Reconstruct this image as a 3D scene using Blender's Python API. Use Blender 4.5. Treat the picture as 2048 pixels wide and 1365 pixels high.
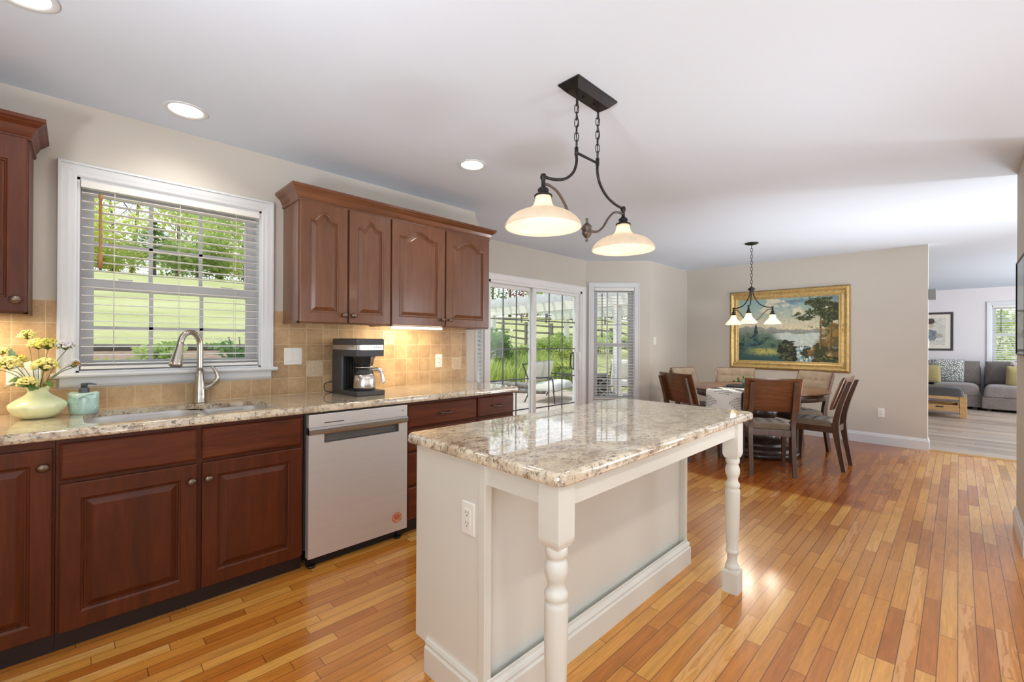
import bpy, bmesh, math, random
from math import sin, cos, pi, sqrt, radians, atan2
from mathutils import Vector, Matrix, noise

for _o in list(bpy.data.objects):
    bpy.data.objects.remove(_o)
SC = bpy.context.scene
COL = SC.collection

# ------------------------------------------------------------------ camera, sky, sun, exposure
F_PX, YAW, PITCH, ROLL, CAM_H = 884.13, 0.7802, -0.0022, 0.0055, 1.2806
fw = Vector((sin(YAW) * cos(PITCH), cos(YAW) * cos(PITCH), -sin(PITCH)))
rt0 = Vector((cos(YAW), -sin(YAW), 0))
up0 = rt0.cross(fw)
rt = rt0 * cos(ROLL) + up0 * sin(ROLL)
up = -rt0 * sin(ROLL) + up0 * cos(ROLL)
cd = bpy.data.cameras.new('camera')
cam = bpy.data.objects.new('camera', cd)
COL.objects.link(cam)
cd.sensor_fit = 'HORIZONTAL'
cd.sensor_width = 36.0
cd.lens = F_PX * 36.0 / 2048.0
cd.clip_start, cd.clip_end = 0.05, 400
cam.matrix_world = Matrix(((rt.x, up.x, -fw.x, 0), (rt.y, up.y, -fw.y, 0), (rt.z, up.z, -fw.z, CAM_H), (0, 0, 0, 1)))
SC.camera = cam

SC.view_settings.view_transform = 'Standard'
SC.view_settings.look = 'None'
SC.view_settings.exposure = 0.15
SC.view_settings.gamma = 1.0
SC.cycles.use_denoising = True
SC.cycles.max_bounces = 9
SC.cycles.diffuse_bounces = 5
SC.cycles.glossy_bounces = 4
SC.cycles.transmission_bounces = 6
SC.cycles.transparent_max_bounces = 24
SC.cycles.sample_clamp_indirect = 6.0
SC.cycles.caustics_reflective = False
SC.cycles.caustics_refractive = False

world = bpy.data.worlds.new('sky')
SC.world = world
world.use_nodes = True
_w = world.node_tree
_w.nodes.clear()
_bg = _w.nodes.new('ShaderNodeBackground')
_out = _w.nodes.new('ShaderNodeOutputWorld')
_tc = _w.nodes.new('ShaderNodeTexCoord')
_sp = _w.nodes.new('ShaderNodeSeparateXYZ')
_rp = _w.nodes.new('ShaderNodeValToRGB')
_w.links.new(_tc.outputs['Generated'], _sp.inputs[0])
_w.links.new(_sp.outputs['Z'], _rp.inputs[0])
_rp.color_ramp.elements[0].position = 0.0
_rp.color_ramp.elements[0].color = (1.0, 1.0, 1.0, 1)
_rp.color_ramp.elements[1].position = 0.7
_rp.color_ramp.elements[1].color = (0.55, 0.74, 1.0, 1)
_w.links.new(_rp.outputs[0], _bg.inputs[0])
_bg.inputs[1].default_value = 1.45
_w.links.new(_bg.outputs[0], _out.inputs[0])

def add_light(name, kind, loc, energy, color=(1, 1, 1), direction=None, size=None, size_y=None, shape=None, spread=None, soft=None, spot=None, blend=None, parent=None):
    d = bpy.data.lights.new(name, kind)
    d.energy = energy
    d.color = color
    if kind == 'AREA':
        if shape: d.shape = shape
        if size: d.size = size
        if size_y: d.size_y = size_y
        if spread: d.spread = spread
    elif kind in ('POINT', 'SPOT') and soft is not None:
        d.shadow_soft_size = soft
    if kind == 'SPOT':
        d.spot_size = spot
        d.spot_blend = blend if blend is not None else 0.5
    o = bpy.data.objects.new(name, d)
    COL.objects.link(o)
    o.location = loc
    if direction is not None:
        o.rotation_euler = Vector(direction).to_track_quat('-Z', 'Y').to_euler()
    if parent: adopt(o, parent)
    return o

SUN = (0.26, -0.33, -0.906)
_s = add_light('sun', 'SUN', (0, 10, 30), 2.3, (1.0, 0.94, 0.84), SUN)
_s.data.angle = 0.012
ZC = 2.49           # ceiling height
# fill lights added where unseen windows are assumed, behind camera and in living room
L_REAR = add_light('rear_fill', 'AREA', (1.2, -3.10, 1.45), 3, (0.86, 0.93, 1.0), (0, 1, 0.4), 4.2, 1.7, 'RECTANGLE')
L_SIDE = add_light('side_fill', 'AREA', (-1.50, -1.1, 1.45), 44, (0.84, 0.92, 1.0), (1, 0.12, 0.12), 2.0, 1.5, 'RECTANGLE')
L_LIV = add_light('living_fill', 'AREA', (10.3, -3.10, 1.5), 165, (0.95, 0.97, 1.0), (0, 1, 0.25), 4.5, 1.9, 'RECTANGLE')
L_HALL = add_light('hall_fill', 'AREA', (6.0, -3.10, 1.5), 50, (0.86, 0.93, 1.0), (0, 1, 0.4), 2.2, 1.9, 'RECTANGLE')
# added unseen fill lights, aimed up to brighten the ceiling and dining wall
for _p, _d, _e, _a in (((0.3, -2.3, 0.45), (0.12, 0.95, 1), 6, 92), ((2.0, -0.36, 0.15), (0.28, 0.34, 1), 8.5, 104), ((-1.2, 0.6, 0.95), (1.0, 0.45, 1), 18, 96), ((2.2, -0.55, 0.10), (3.5, 2.3, 1.8), 9, 46), ((6.2, -0.66, 0.12), (-0.38, 0.60, 1), 15, 104), ((6.1, -2.8, 0.35), (-0.30, 0.95, 1), 16, 96)):
    add_light('bounce_fill', 'AREA', _p, _e, (0.92, 0.96, 1.0), _d, 0.8 if _a == 46 else 0.34, None, 'SQUARE', radians(_a))

# ------------------------------------------------------------------ helpers
def lin(c):
    return tuple((x / 255 / 12.92) if x / 255 <= 0.04045 else ((x / 255 + 0.055) / 1.055) ** 2.4 for x in c) + (1.0,)

class NT:
    def __init__(s, name):
        s.m = bpy.data.materials.new(name)
        s.m.use_nodes = True
        s.t = s.m.node_tree
        s.t.nodes.clear()
        s.out = s.t.nodes.new('ShaderNodeOutputMaterial')
        s._obj = None
    def set(s, sock, v):
        if v is None: return
        if isinstance(v, bpy.types.NodeSocket): s.t.links.new(v, sock)
        else:
            if sock.type == 'RGBA' and len(v) == 3: v = tuple(v) + (1,)
            sock.default_value = v
    def node(s, t, **kw):
        n = s.t.nodes.new(t)
        for k, v in kw.items(): setattr(n, k, v)
        return n
    def obj(s):
        if s._obj is None: s._obj = s.node('ShaderNodeTexCoord').outputs['Object']
        return s._obj
    def math(s, op, a, b=None, c=None, clamp=False):
        n = s.node('ShaderNodeMath', operation=op, use_clamp=clamp)
        for i, v in enumerate((a, b, c)): s.set(n.inputs[i], v)
        return n.outputs[0]
    def xyz(s, v=None):
        n = s.node('ShaderNodeSeparateXYZ')
        s.set(n.inputs[0], v or s.obj())
        return n.outputs
    def comb(s, x=0, y=0, z=0):
        n = s.node('ShaderNodeCombineXYZ')
        for i, v in enumerate((x, y, z)): s.set(n.inputs[i], v)
        return n.outputs[0]
    def map(s, v=None, scale=(1, 1, 1), rot=(0, 0, 0), loc=(0, 0, 0)):
        n = s.node('ShaderNodeMapping')
        s.set(n.inputs[0], v or s.obj())
        n.inputs['Location'].default_value = loc
        n.inputs['Rotation'].default_value = rot
        n.inputs['Scale'].default_value = scale
        return n.outputs[0]
    def noise(s, v=None, scale=5, detail=4, rough=0.55, dist=0, fac=True):
        n = s.node('ShaderNodeTexNoise')
        s.set(n.inputs['Vector'], v or s.obj())
        n.inputs['Scale'].default_value = scale
        n.inputs['Detail'].default_value = detail
        n.inputs['Roughness'].default_value = rough
        n.inputs['Distortion'].default_value = dist
        return n.outputs[0 if fac else 1]
    def white(s, v, color=False):
        n = s.node('ShaderNodeTexWhiteNoise', noise_dimensions='3D')
        s.set(n.inputs['Vector'], v)
        return n.outputs['Color' if color else 'Value']
    def voro(s, v=None, scale=5, feature='F1', out='Distance', rnd=1.0):
        n = s.node('ShaderNodeTexVoronoi', feature=feature)
        s.set(n.inputs['Vector'], v or s.obj())
        n.inputs['Scale'].default_value = scale
        n.inputs['Randomness'].default_value = rnd
        return n.outputs[out]
    def ramp(s, f, stops, interp='LINEAR'):
        n = s.node('ShaderNodeValToRGB')
        s.set(n.inputs[0], f)
        cr = n.color_ramp
        cr.interpolation = interp
        while len(cr.elements) < len(stops): cr.elements.new(0.5)
        for e, (p, c) in zip(cr.elements, stops):
            e.position = p
            e.color = tuple(c) if len(c) == 4 else tuple(c) + (1,)
        return n.outputs[0]
    def mix(s, f, a, b, blend='MIX'):
        n = s.node('ShaderNodeMix', data_type='RGBA', blend_type=blend)
        s.set(n.inputs[0], f); s.set(n.inputs[6], a); s.set(n.inputs[7], b)
        return n.outputs[2]
    def bump(s, h, strength=0.2, dist=0.01):
        n = s.node('ShaderNodeBump')
        n.inputs['Strength'].default_value = strength
        n.inputs['Distance'].default_value = dist
        s.set(n.inputs['Height'], h)
        return n.outputs[0]
    def pbr(s, base, rough=0.5, metal=0.0, spec=0.5, normal=None, coat=0.0, coat_rough=0.05, sheen=0.0, emit=None, emit_s=0.0, aniso=0.0):
        n = s.node('ShaderNodeBsdfPrincipled')
        s.set(n.inputs['Base Color'], base); s.set(n.inputs['Roughness'], rough); s.set(n.inputs['Metallic'], metal)
        s.set(n.inputs['Specular IOR Level'], spec)
        if normal: s.set(n.inputs['Normal'], normal)
        s.set(n.inputs['Coat Weight'], coat); n.inputs['Coat Roughness'].default_value = coat_rough
        n.inputs['Sheen Weight'].default_value = sheen
        if emit: s.set(n.inputs['Emission Color'], emit); n.inputs['Emission Strength'].default_value = emit_s
        if aniso: n.inputs['Anisotropic'].default_value = aniso
        s.t.links.new(n.outputs[0], s.out.inputs[0])
        return s.m

def plain(name, rgb, rough=0.5, metal=0.0, var=0.06, scale=6, spec=0.5, coat=0.0, bump=0.0, sheen=0.0, bscale=60):
    n = NT(name)
    c = lin(rgb)
    f = n.noise(scale=scale, detail=5)
    lo = tuple(x * (1 - var) for x in c[:3]); hi = tuple(min(1, x * (1 + var)) for x in c[:3])
    col = n.ramp(f, [(0.3, lo), (0.7, hi)])
    nm = n.bump(n.noise(scale=bscale, detail=3), bump, 0.004) if bump else None
    return n.pbr(col, rough, metal, spec, nm, coat, sheen=sheen)

def emitter(name, rgb, strength):
    n = NT(name)
    e = n.node('ShaderNodeEmission')
    e.inputs[0].default_value = lin(rgb)
    e.inputs[1].default_value = strength
    n.t.links.new(e.outputs[0], n.out.inputs[0])
    return n.m

class MB:
    def __init__(s, M=None):
        s.v = []; s.f = []; s.sm = []; s.mi = []; s.M = M; s.cur = 0; s.col = None
    def add(s, vs, fs, smooth=False, T=None):
        k = len(s.v)
        for p in vs:
            p = Vector(p)
            if T is not None: p = T @ p
            if s.M is not None: p = s.M @ p
            s.v.append(p)
        for f in fs:
            s.f.append([i + k for i in f]); s.sm.append(smooth); s.mi.append(s.cur)
        return s
    def box(s, x0, x1, y0, y1, z0, z1, T=None):
        if x0 > x1: x0, x1 = x1, x0
        if y0 > y1: y0, y1 = y1, y0
        if z0 > z1: z0, z1 = z1, z0
        vs = [(x0, y0, z0), (x1, y0, z0), (x1, y1, z0), (x0, y1, z0), (x0, y0, z1), (x1, y0, z1), (x1, y1, z1), (x0, y1, z1)]
        return s.add(vs, [(0, 3, 2, 1), (4, 5, 6, 7), (0, 1, 5, 4), (1, 2, 6, 5), (2, 3, 7, 6), (3, 0, 4, 7)], T=T)
    def loft(s, loops, closed=True, cap0=True, cap1=True, smooth=False, T=None):
        n = len(loops[0]); vs = [p for l in loops for p in l]; fs = []
        m = n if closed else n - 1
        for a in range(len(loops) - 1):
            for i in range(m):
                j = (i + 1) % n
                fs.append((a * n + i, a * n + j, (a + 1) * n + j, (a + 1) * n + i))
        s.add(vs, fs, smooth, T)
        k = len(s.v) - len(vs)
        for flag, base in ((cap0, 0), (cap1, (len(loops) - 1) * n)):
            if flag:
                f = [k + base + i for i in range(n)]
                if base == 0: f.reverse()
                s.f.append(f); s.sm.append(False); s.mi.append(s.cur)
        return s
    def tube(s, pts, r, seg=10, cap=True, closed=False, T=None, smooth=True, squash=None):
        pts = [Vector(p) for p in pts]; n = len(pts)
        rr = r if isinstance(r, (list, tuple)) else [r] * n
        loops = []; nrm = None
        for i, p in enumerate(pts):
            if closed: t = pts[(i + 1) % n] - pts[i - 1]
            else: t = pts[min(i + 1, n - 1)] - pts[max(i - 1, 0)]
            t.normalize()
            if nrm is None:
                a = Vector((0, 0, 1)) if abs(t.z) < 0.9 else Vector((1, 0, 0))
                nrm = t.cross(a).normalized()
            else:
                nrm = (nrm - t * nrm.dot(t)).normalized()
            b = t.cross(nrm)
            k = squash or 1.0
            loops.append([p + (nrm * cos(2 * pi * q / seg) + b * sin(2 * pi * q / seg) * k) * rr[i] for q in range(seg)])
        if closed: loops.append(loops[0]); cap = False
        return s.loft(loops, True, cap, cap, smooth, T)
    def cyl(s, p0, p1, r, r1=None, seg=16, T=None, smooth=True):
        return s.tube([p0, p1], [r, r if r1 is None else r1], seg, T=T, smooth=smooth)
    def lathe(s, prof, c=(0, 0, 0), seg=32, T=None, cap=True, flute=None):
        loops = []
        for r, z in prof:
            l = []
            for q in range(seg):
                a = 2 * pi * q / seg
                k = 1.0 if not flute else flute(a, r, z)
                l.append((c[0] + r * k * cos(a), c[1] + r * k * sin(a), c[2] + z))
            loops.append(l)
        return s.loft(loops, True, cap, cap, True, T)
    def sphere(s, c, r, sc=(1, 1, 1), seg=16, rings=10, T=None):
        prof = [(max(1e-4, r * sin(pi * i / rings)), -r * cos(pi * i / rings)) for i in range(rings + 1)]
        loops = [[(c[0] + a * sc[0] * cos(2 * pi * q / seg), c[1] + a * sc[1] * sin(2 * pi * q / seg), c[2] + z * sc[2]) for q in range(seg)] for a, z in prof]
        return s.loft(loops, True, True, True, True, T)
    def prism(s, poly, a0, a1, axis='y', T=None):
        def P(u, v, w): return (u, w, v) if axis == 'y' else ((u, v, w) if axis == 'z' else (w, u, v))
        return s.loft([[P(u, v, a0) for u, v in poly], [P(u, v, a1) for u, v in poly]], T=T)
    def sheet(s, grid, closed_u=False, smooth=True, T=None):
        nu, nv = len(grid), len(grid[0]); vs = [p for r in grid for p in r]; fs = []
        for i in range(nu - 1):
            for j in range(nv - 1):
                fs.append((i * nv + j, (i + 1) * nv + j, (i + 1) * nv + j + 1, i * nv + j + 1))
        return s.add(vs, fs, smooth, T)
    def build(s, name, mat, parent=None, bevel=0.0, seg=2, angle=40, weld=False, label=None):
        me = bpy.data.meshes.new(name)
        me.from_pydata([tuple(p) for p in s.v], [], s.f)
        mats = mat if isinstance(mat, (list, tuple)) else [mat]
        for m in mats: me.materials.append(m)
        me.polygons.foreach_set('use_smooth', s.sm)
        if len(mats) > 1: me.polygons.foreach_set('material_index', s.mi)
        bm = bmesh.new(); bm.from_mesh(me)
        if weld: bmesh.ops.remove_doubles(bm, verts=bm.verts, dist=1e-5)
        if not getattr(s, 'open', False): bmesh.ops.recalc_face_normals(bm, faces=bm.faces)
        bm.to_mesh(me); bm.free()
        if s.col is not None:
            ca = me.color_attributes.new('paint', 'FLOAT_COLOR', 'POINT')
            ca.data.foreach_set('color', [x for c in s.col for x in c])
        o = bpy.data.objects.new(name, me)
        COL.objects.link(o)
        if parent: adopt(o, parent)
        if bevel:
            b = o.modifiers.new('bevel', 'BEVEL')
            b.width = bevel; b.segments = seg; b.limit_method = 'ANGLE'; b.angle_limit = radians(angle)
        if label: o['label'] = label
        return o

def base_mat(p):
    return p.matrix_parent_inverse.copy() if p.parent else Matrix.Identity(4)
def adopt(o, p):
    """child keeps world coordinates as built"""
    o.parent = p
    if p.parent is None:
        o.matrix_parent_inverse = (Matrix.Translation(p.location) @ p.rotation_euler.to_matrix().to_4x4()).inverted()
    else:
        o.matrix_parent_inverse = Matrix.Identity(4)
        # a part sits at identity in world, so a sub-part needs no correction
        o.matrix_parent_inverse = Matrix.Identity(4)

def thing(name, label, cat, loc=(0, 0, 0), rz=0.0, group=None):
    o = bpy.data.objects.new(name, None)
    COL.objects.link(o)
    o.empty_display_size = 0.1
    o.location = loc
    o.rotation_euler = (0, 0, rz)
    o['label'] = label; o['category'] = cat
    if group: o['group'] = group
    return o
def tag(o, label, cat, group=None, kind=None):
    o['label'] = label; o['category'] = cat
    if group: o['group'] = group
    if kind: o['kind'] = kind
    return o
def struct(o, label=None, cat=None):
    o['kind'] = 'structure'
    if label: o['label'] = label
    if cat: o['category'] = cat
    return o
def copy_tree(o, parent=None):
    c = o.copy(); COL.objects.link(c)
    if parent: c.parent = parent
    for ch in list(o.children): copy_tree(ch, c)
    return c
def rrect(x0, x1, y0, y1, r, n=6):
    out = []
    for cx, cy, a0 in ((x1 - r, y1 - r, 0), (x0 + r, y1 - r, pi / 2), (x0 + r, y0 + r, pi), (x1 - r, y0 + r, 1.5 * pi)):
        for i in range(n + 1):
            a = a0 + pi / 2 * i / n
            out.append((cx + r * cos(a), cy + r * sin(a)))
    return out
def bez(p0, p1, p2, p3, n=12):
    p0, p1, p2, p3 = map(Vector, (p0, p1, p2, p3))
    return [p0 * (1 - t) ** 3 + p1 * 3 * t * (1 - t) ** 2 + p2 * 3 * t * t * (1 - t) + p3 * t ** 3 for t in (i / n for i in range(n + 1))]
def catmull(pts, n=6):
    P = [Vector(p) for p in pts]; out = []
    for i in range(len(P) - 1):
        a, b, c, d = P[max(i - 1, 0)], P[i], P[i + 1], P[min(i + 2, len(P) - 1)]
        for k in range(n):
            t = k / n
            out.append(0.5 * ((2 * b) + (c - a) * t + (2 * a - 5 * b + 4 * c - d) * t * t + (3 * b - a - 3 * c + d) * t ** 3))
    out.append(P[-1])
    return out
def frame(origin, u, inward=True):
    """local x along the wall to the right seen from the room, y out of the room, z up"""
    u = Vector((u[0], u[1], 0)).normalized()
    y = Vector((-u.y, u.x, 0))
    return Matrix(((u.x, y.x, 0, origin[0]), (u.y, y.y, 0, origin[1]), (0, 0, 1, 0), (0, 0, 0, 1)))

# ------------------------------------------------------------------ materials
def wood_floor(name, w, L, cols, rough=0.2, tint=None, gap=0.0016, grain=1.0, coat=0.3, swap=False):
    n = NT(name)
    x, y, z = n.xyz()
    if swap: x, y = y, x
    row = n.math('FLOOR', n.math('DIVIDE', y, w))
    fy = n.math('FRACT', n.math('DIVIDE', y, w))
    off = n.math('MULTIPLY', n.white(n.comb(row, 3.7, 1.1)), 7.0)
    lenr = n.math('ADD', n.math('MULTIPLY', n.white(n.comb(row, 9.1, 4.0)), L * 0.8), L * 0.6)
    xs = n.math('DIVIDE', n.math('ADD', x, off), lenr)
    colm = n.math('FLOOR', xs)
    fx = n.math('FRACT', xs)
    pid = n.comb(row, colm, 2.0)
    rnd = n.white(pid)
    rnd2 = n.white(n.comb(colm, row, 5.0))
    base = n.ramp(rnd, cols)
    gv = n.comb(n.math('ADD', n.math('MULTIPLY', x, 1.3), n.math('MULTIPLY', rnd2, 40)), n.math('ADD', n.math('MULTIPLY', y, 16.0), n.math('MULTIPLY', rnd, 60)), rnd)
    g1 = n.noise(gv, 2.2, 6, 0.6, 1.4)
    g2 = n.noise(gv, 9.0, 3, 0.6, 0.3)
    k = n.math('ADD', n.math('MULTIPLY', n.math('SUBTRACT', g1, 0.5), 0.9 * grain), n.math('MULTIPLY', n.math('SUBTRACT', g2, 0.5), 0.35 * grain))
    k = n.math('ADD', k, 1.0)
    col = n.mix(1.0, base, n.comb(k, k, k), 'MULTIPLY')
    # pale sapwood streaks in some boards
    sap = n.math('MULTIPLY', n.math('GREATER_THAN', rnd2, 0.94), n.math('GREATER_THAN', n.math('ADD', g1, n.math('MULTIPLY', fy, 0.25)), 0.62))
    col = n.mix(n.math('MULTIPLY', sap, 0.35), col, lin((232, 184, 128)))
    if tint: col = tint(n, x, y, col)
    ey = n.math('MULTIPLY', n.math('MINIMUM', fy, n.math('SUBTRACT', 1.0, fy)), w)
    ex = n.math('MULTIPLY', n.math('MINIMUM', fx, n.math('SUBTRACT', 1.0, fx)), lenr)
    e = n.math('MINIMUM', ey, ex)
    line = n.math('LESS_THAN', e, gap)
    col = n.mix(n.math('MULTIPLY', line, 0.72), col, lin((58, 30, 16)))
    rr = n.math('ADD', n.math('MULTIPLY', n.noise(scale=3.0, detail=3), 0.12), rough - 0.05)
    nm = n.bump(n.math('SUBTRACT', n.math('MULTIPLY', g1, 0.25), n.math('MULTIPLY', line, 1.0)), 0.10, 0.002)
    return n.pbr(col, rr, 0, 0.5, nm, coat * 0.6, 0.16)

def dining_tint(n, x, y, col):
    """boards beyond the seam are multiplied darker and redder than the kitchen boards"""
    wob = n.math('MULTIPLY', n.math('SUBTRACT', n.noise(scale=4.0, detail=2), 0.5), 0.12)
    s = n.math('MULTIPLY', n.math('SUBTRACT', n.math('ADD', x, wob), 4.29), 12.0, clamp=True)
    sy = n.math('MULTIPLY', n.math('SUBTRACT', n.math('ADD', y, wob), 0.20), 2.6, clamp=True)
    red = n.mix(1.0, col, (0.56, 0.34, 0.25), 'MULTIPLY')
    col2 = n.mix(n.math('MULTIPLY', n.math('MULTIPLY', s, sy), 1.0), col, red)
    # paler strip just in front of the seam
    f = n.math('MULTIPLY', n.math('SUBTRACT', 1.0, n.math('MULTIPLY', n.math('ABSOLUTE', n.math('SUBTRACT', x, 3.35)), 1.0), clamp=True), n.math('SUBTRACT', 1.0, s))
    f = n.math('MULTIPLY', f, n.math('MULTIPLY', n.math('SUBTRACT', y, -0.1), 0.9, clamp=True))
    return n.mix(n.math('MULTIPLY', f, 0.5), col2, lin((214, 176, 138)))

M = {}
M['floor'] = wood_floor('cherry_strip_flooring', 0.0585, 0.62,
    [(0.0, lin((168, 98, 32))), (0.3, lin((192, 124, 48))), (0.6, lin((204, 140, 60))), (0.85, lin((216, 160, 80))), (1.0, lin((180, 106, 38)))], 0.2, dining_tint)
M['floor_grey'] = wood_floor('grey_laminate_flooring', 0.16, 1.5,
    [(0.0, lin((150, 132, 116))), (0.5, lin((168, 150, 134))), (1.0, lin((184, 168, 152)))], 0.34, None, 0.001, 0.35, 0.1, True)

def cherry(name, c0, c1, c2, axis='z', rough=0.34, coat=0.35, sc=1.0, spec=0.45):
    n = NT(name)
    st = {'z': (9, 9, 0.9), 'x': (0.9, 9, 9), 'y': (9, 0.9, 9)}[axis]
    st = tuple(a * sc for a in st)
    v = n.map(scale=st)
    g = n.noise(v, 2.0, 6, 0.62, 1.2)
    g2 = n.noise(n.map(scale=tuple(a * 5 for a in st)), 3.0, 4, 0.6)
    big = n.noise(n.map(scale=(1.5, 1.5, 1.5)), 2.0, 2)
    f = n.math('ADD', n.math('MULTIPLY', g, 0.65), n.math('ADD', n.math('MULTIPLY', g2, 0.2), n.math('MULTIPLY', big, 0.15)))
    col = n.ramp(f, [(0.28, lin(c0)), (0.5, lin(c1)), (0.72, lin(c2))])
    nm = n.bump(g2, 0.05, 0.002)
    return n.pbr(col, rough, 0, spec, nm, coat, 0.15)

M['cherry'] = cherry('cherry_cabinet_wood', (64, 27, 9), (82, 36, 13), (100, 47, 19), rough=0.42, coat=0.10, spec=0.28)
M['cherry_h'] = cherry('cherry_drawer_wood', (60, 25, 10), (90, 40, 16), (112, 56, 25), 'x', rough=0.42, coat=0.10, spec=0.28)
M['cherry_lit'] = cherry('cherry_wood_lightened', (88, 51, 29), (108, 66, 39), (124, 79, 49), rough=0.32, coat=0.5)  # base cabinet cherry made paler: reflected light put into the colour
M['cherry_lit_h'] = cherry('cherry_crown_lightened', (80, 44, 24), (108, 64, 37), (132, 84, 52), 'x')  # crown made paler too, reflected light put into its colour
M['toekick'] = plain('dark_toe_kick', (34, 17, 11), 0.5, var=0.2)
M['chair_wood'] = cherry('walnut_chair_wood', (48, 29, 17), (76, 47, 29), (102, 66, 42), 'z', 0.4, 0.15)
M['chair_back'] = cherry('walnut_chair_back', (58, 32, 16), (94, 54, 29), (128, 80, 47), 'y', 0.3, 0.4)
M['table_wood'] = cherry('rustic_table_wood', (70, 42, 26), (122, 78, 48), (160, 112, 74), 'y', 0.28, 0.5)
M['table_dark'] = cherry('dark_table_base', (30, 20, 15), (52, 36, 28), (84, 62, 50), 'z', 0.38, 0.3)
M['oak'] = cherry('light_oak', (150, 112, 66), (184, 144, 92), (206, 168, 114), 'y', 0.45, 0.1)

def granite():
    n = NT('speckled_granite')
    v = n.map(scale=(1, 1.6, 1), rot=(0, 0, 0.5))
    a = n.noise(v, 5.0, 8, 0.65, 1.0)
    b = n.noise(v, 30.0, 6, 0.72, 0.6)
    c = n.noise(n.map(scale=(1, 1.8, 1), rot=(0, 0, 0.5), loc=(3, 7, 1)), 62.0, 5, 0.72, 0.4)
    d = n.noise(n.map(scale=(1, 1.5, 1), loc=(9, 2, 4)), 11.0, 6, 0.66, 1.5)
    base = n.ramp(a, [(0.30, lin((154, 134, 110))), (0.44, lin((206, 190, 164))), (0.57, lin((222, 210, 186))), (0.70, lin((166, 144, 118)))])
    grey = n.math('MULTIPLY', n.math('SUBTRACT', d, 0.53), 7.0, clamp=True)
    col = n.mix(n.math('MULTIPLY', grey, 0.72), base, lin((138, 130, 126)))
    br = n.math('MULTIPLY', n.math('SUBTRACT', b, 0.54), 9.0, clamp=True)
    col = n.mix(n.math('MULTIPLY', br, 0.8), col, lin((136, 106, 80)))
    vein = n.math('SUBTRACT', 1.0, n.math('MULTIPLY', n.math('ABSOLUTE', n.math('SUBTRACT', d, 0.5)), 26.0), clamp=True)
    mod = n.math('MULTIPLY', n.math('SUBTRACT', b, 0.42), 5.0, clamp=True)
    col = n.mix(n.math('MULTIPLY', n.math('MULTIPLY', vein, mod), 0.7), col, lin((92, 78, 70)))
    dk = n.math('MULTIPLY', n.math('SUBTRACT', c, 0.55), 20.0, clamp=True)
    msk = n.math('MULTIPLY', n.math('SUBTRACT', d, 0.40), 7.0, clamp=True)
    col = n.mix(n.math('MULTIPLY', n.math('MULTIPLY', dk, msk), 0.88), col, lin((48, 40, 38)))
    return n.pbr(col, 0.05, 0, 0.6, None, 0.55, 0.015)
M['granite'] = granite()

def tiles():
    n = NT('tan_stone_tile')
    x, y, z = n.xyz()
    px, pz = 0.1128, 0.1112
    ux = n.math('DIVIDE', n.math('SUBTRACT', x, 1.139), px)
    uz = n.math('DIVIDE', n.math('SUBTRACT', z, 1.031), pz)
    cx, cz = n.math('FLOOR', ux), n.math('FLOOR', uz)
    fx, fz = n.math('FRACT', ux), n.math('FRACT', uz)
    r = n.white(n.comb(cx, cz, 1.0))
    tone = n.noise(scale=9, detail=6, rough=0.65)
    fine = n.noise(scale=90, detail=4, rough=0.7)
    f = n.math('ADD', n.math('MULTIPLY', tone, 0.6), n.math('ADD', n.math('MULTIPLY', r, 0.14), n.math('MULTIPLY', fine, 0.28)))
    col = n.ramp(f, [(0.36, lin((154, 124, 90))), (0.56, lin((188, 157, 117))), (0.76, lin((208, 179, 138)))])
    ex = n.math('MINIMUM', fx, n.math('SUBTRACT', 1.0, fx)); ez = n.math('MINIMUM', fz, n.math('SUBTRACT', 1.0, fz))
    e = n.math('MINIMUM', ex, ez)
    g = n.math('LESS_THAN', e, 0.013)
    col = n.mix(n.math('MULTIPLY', g, 0.85), col, lin((212, 190, 154)))
    h = n.math('ADD', n.math('MULTIPLY', n.math('SMOOTH_MIN', n.math('MULTIPLY', e, 12.0), 1.0, 0.4), 1.0), n.math('MULTIPLY', tone, 0.3))
    return n.pbr(col, 0.42, 0, 0.4, n.bump(h, 0.35, 0.003))
M['tile'] = tiles()
M['tile_accent'] = plain('carved_accent_tile', (206, 188, 158), 0.5, var=0.12, scale=60, bump=0.2)
M['wall'] = plain('greige_wall_paint', (199, 193, 183), 0.75, var=0.015, scale=2, spec=0.25, bump=0.03, bscale=220)
M['wall_liv'] = plain('pale_lilac_wall_paint', (222, 218, 220), 0.75, var=0.015, scale=2, spec=0.25)
M['ceiling'] = plain('ceiling_paint', (216, 226, 239), 0.9, var=0.01, scale=1, spec=0.1)
M['trim'] = plain('white_trim_paint', (214, 217, 219), 0.35, var=0.015, scale=4)
M['vinyl'] = plain('white_vinyl', (232, 232, 232), 0.4, var=0.015)
M['sash'] = plain('grey_white_sash', (196, 194, 196), 0.45, var=0.02)
M['blind'] = plain('white_blind_slats', (232, 231, 226), 0.45, var=0.02)
M['cord'] = plain('blind_cord', (226, 222, 210), 0.7)
M['muntin'] = plain('dark_grey_grille', (104, 104, 108), 0.4, var=0.04)
M['island'] = plain('cream_island_paint', (215, 215, 206), 0.42, var=0.015, scale=3)
M['plate'] = plain('white_switch_plate', (230, 230, 224), 0.4, var=0.01)
M['slot'] = plain('outlet_slot', (60, 56, 54), 0.6)
M['bronze'] = plain('oil_rubbed_bronze', (50, 48, 48), 0.38, 0.75, var=0.15, scale=30)
M['bronze_w'] = plain('worn_bronze', (104, 92, 84), 0.36, 0.8, var=0.2, scale=30)
M['knob'] = plain('antique_pewter_knob', (120, 104, 90), 0.32, 0.9, var=0.3, scale=60)
M['wand'] = plain('honey_wood_wand', (166, 118, 74), 0.5, var=0.12)
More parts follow.
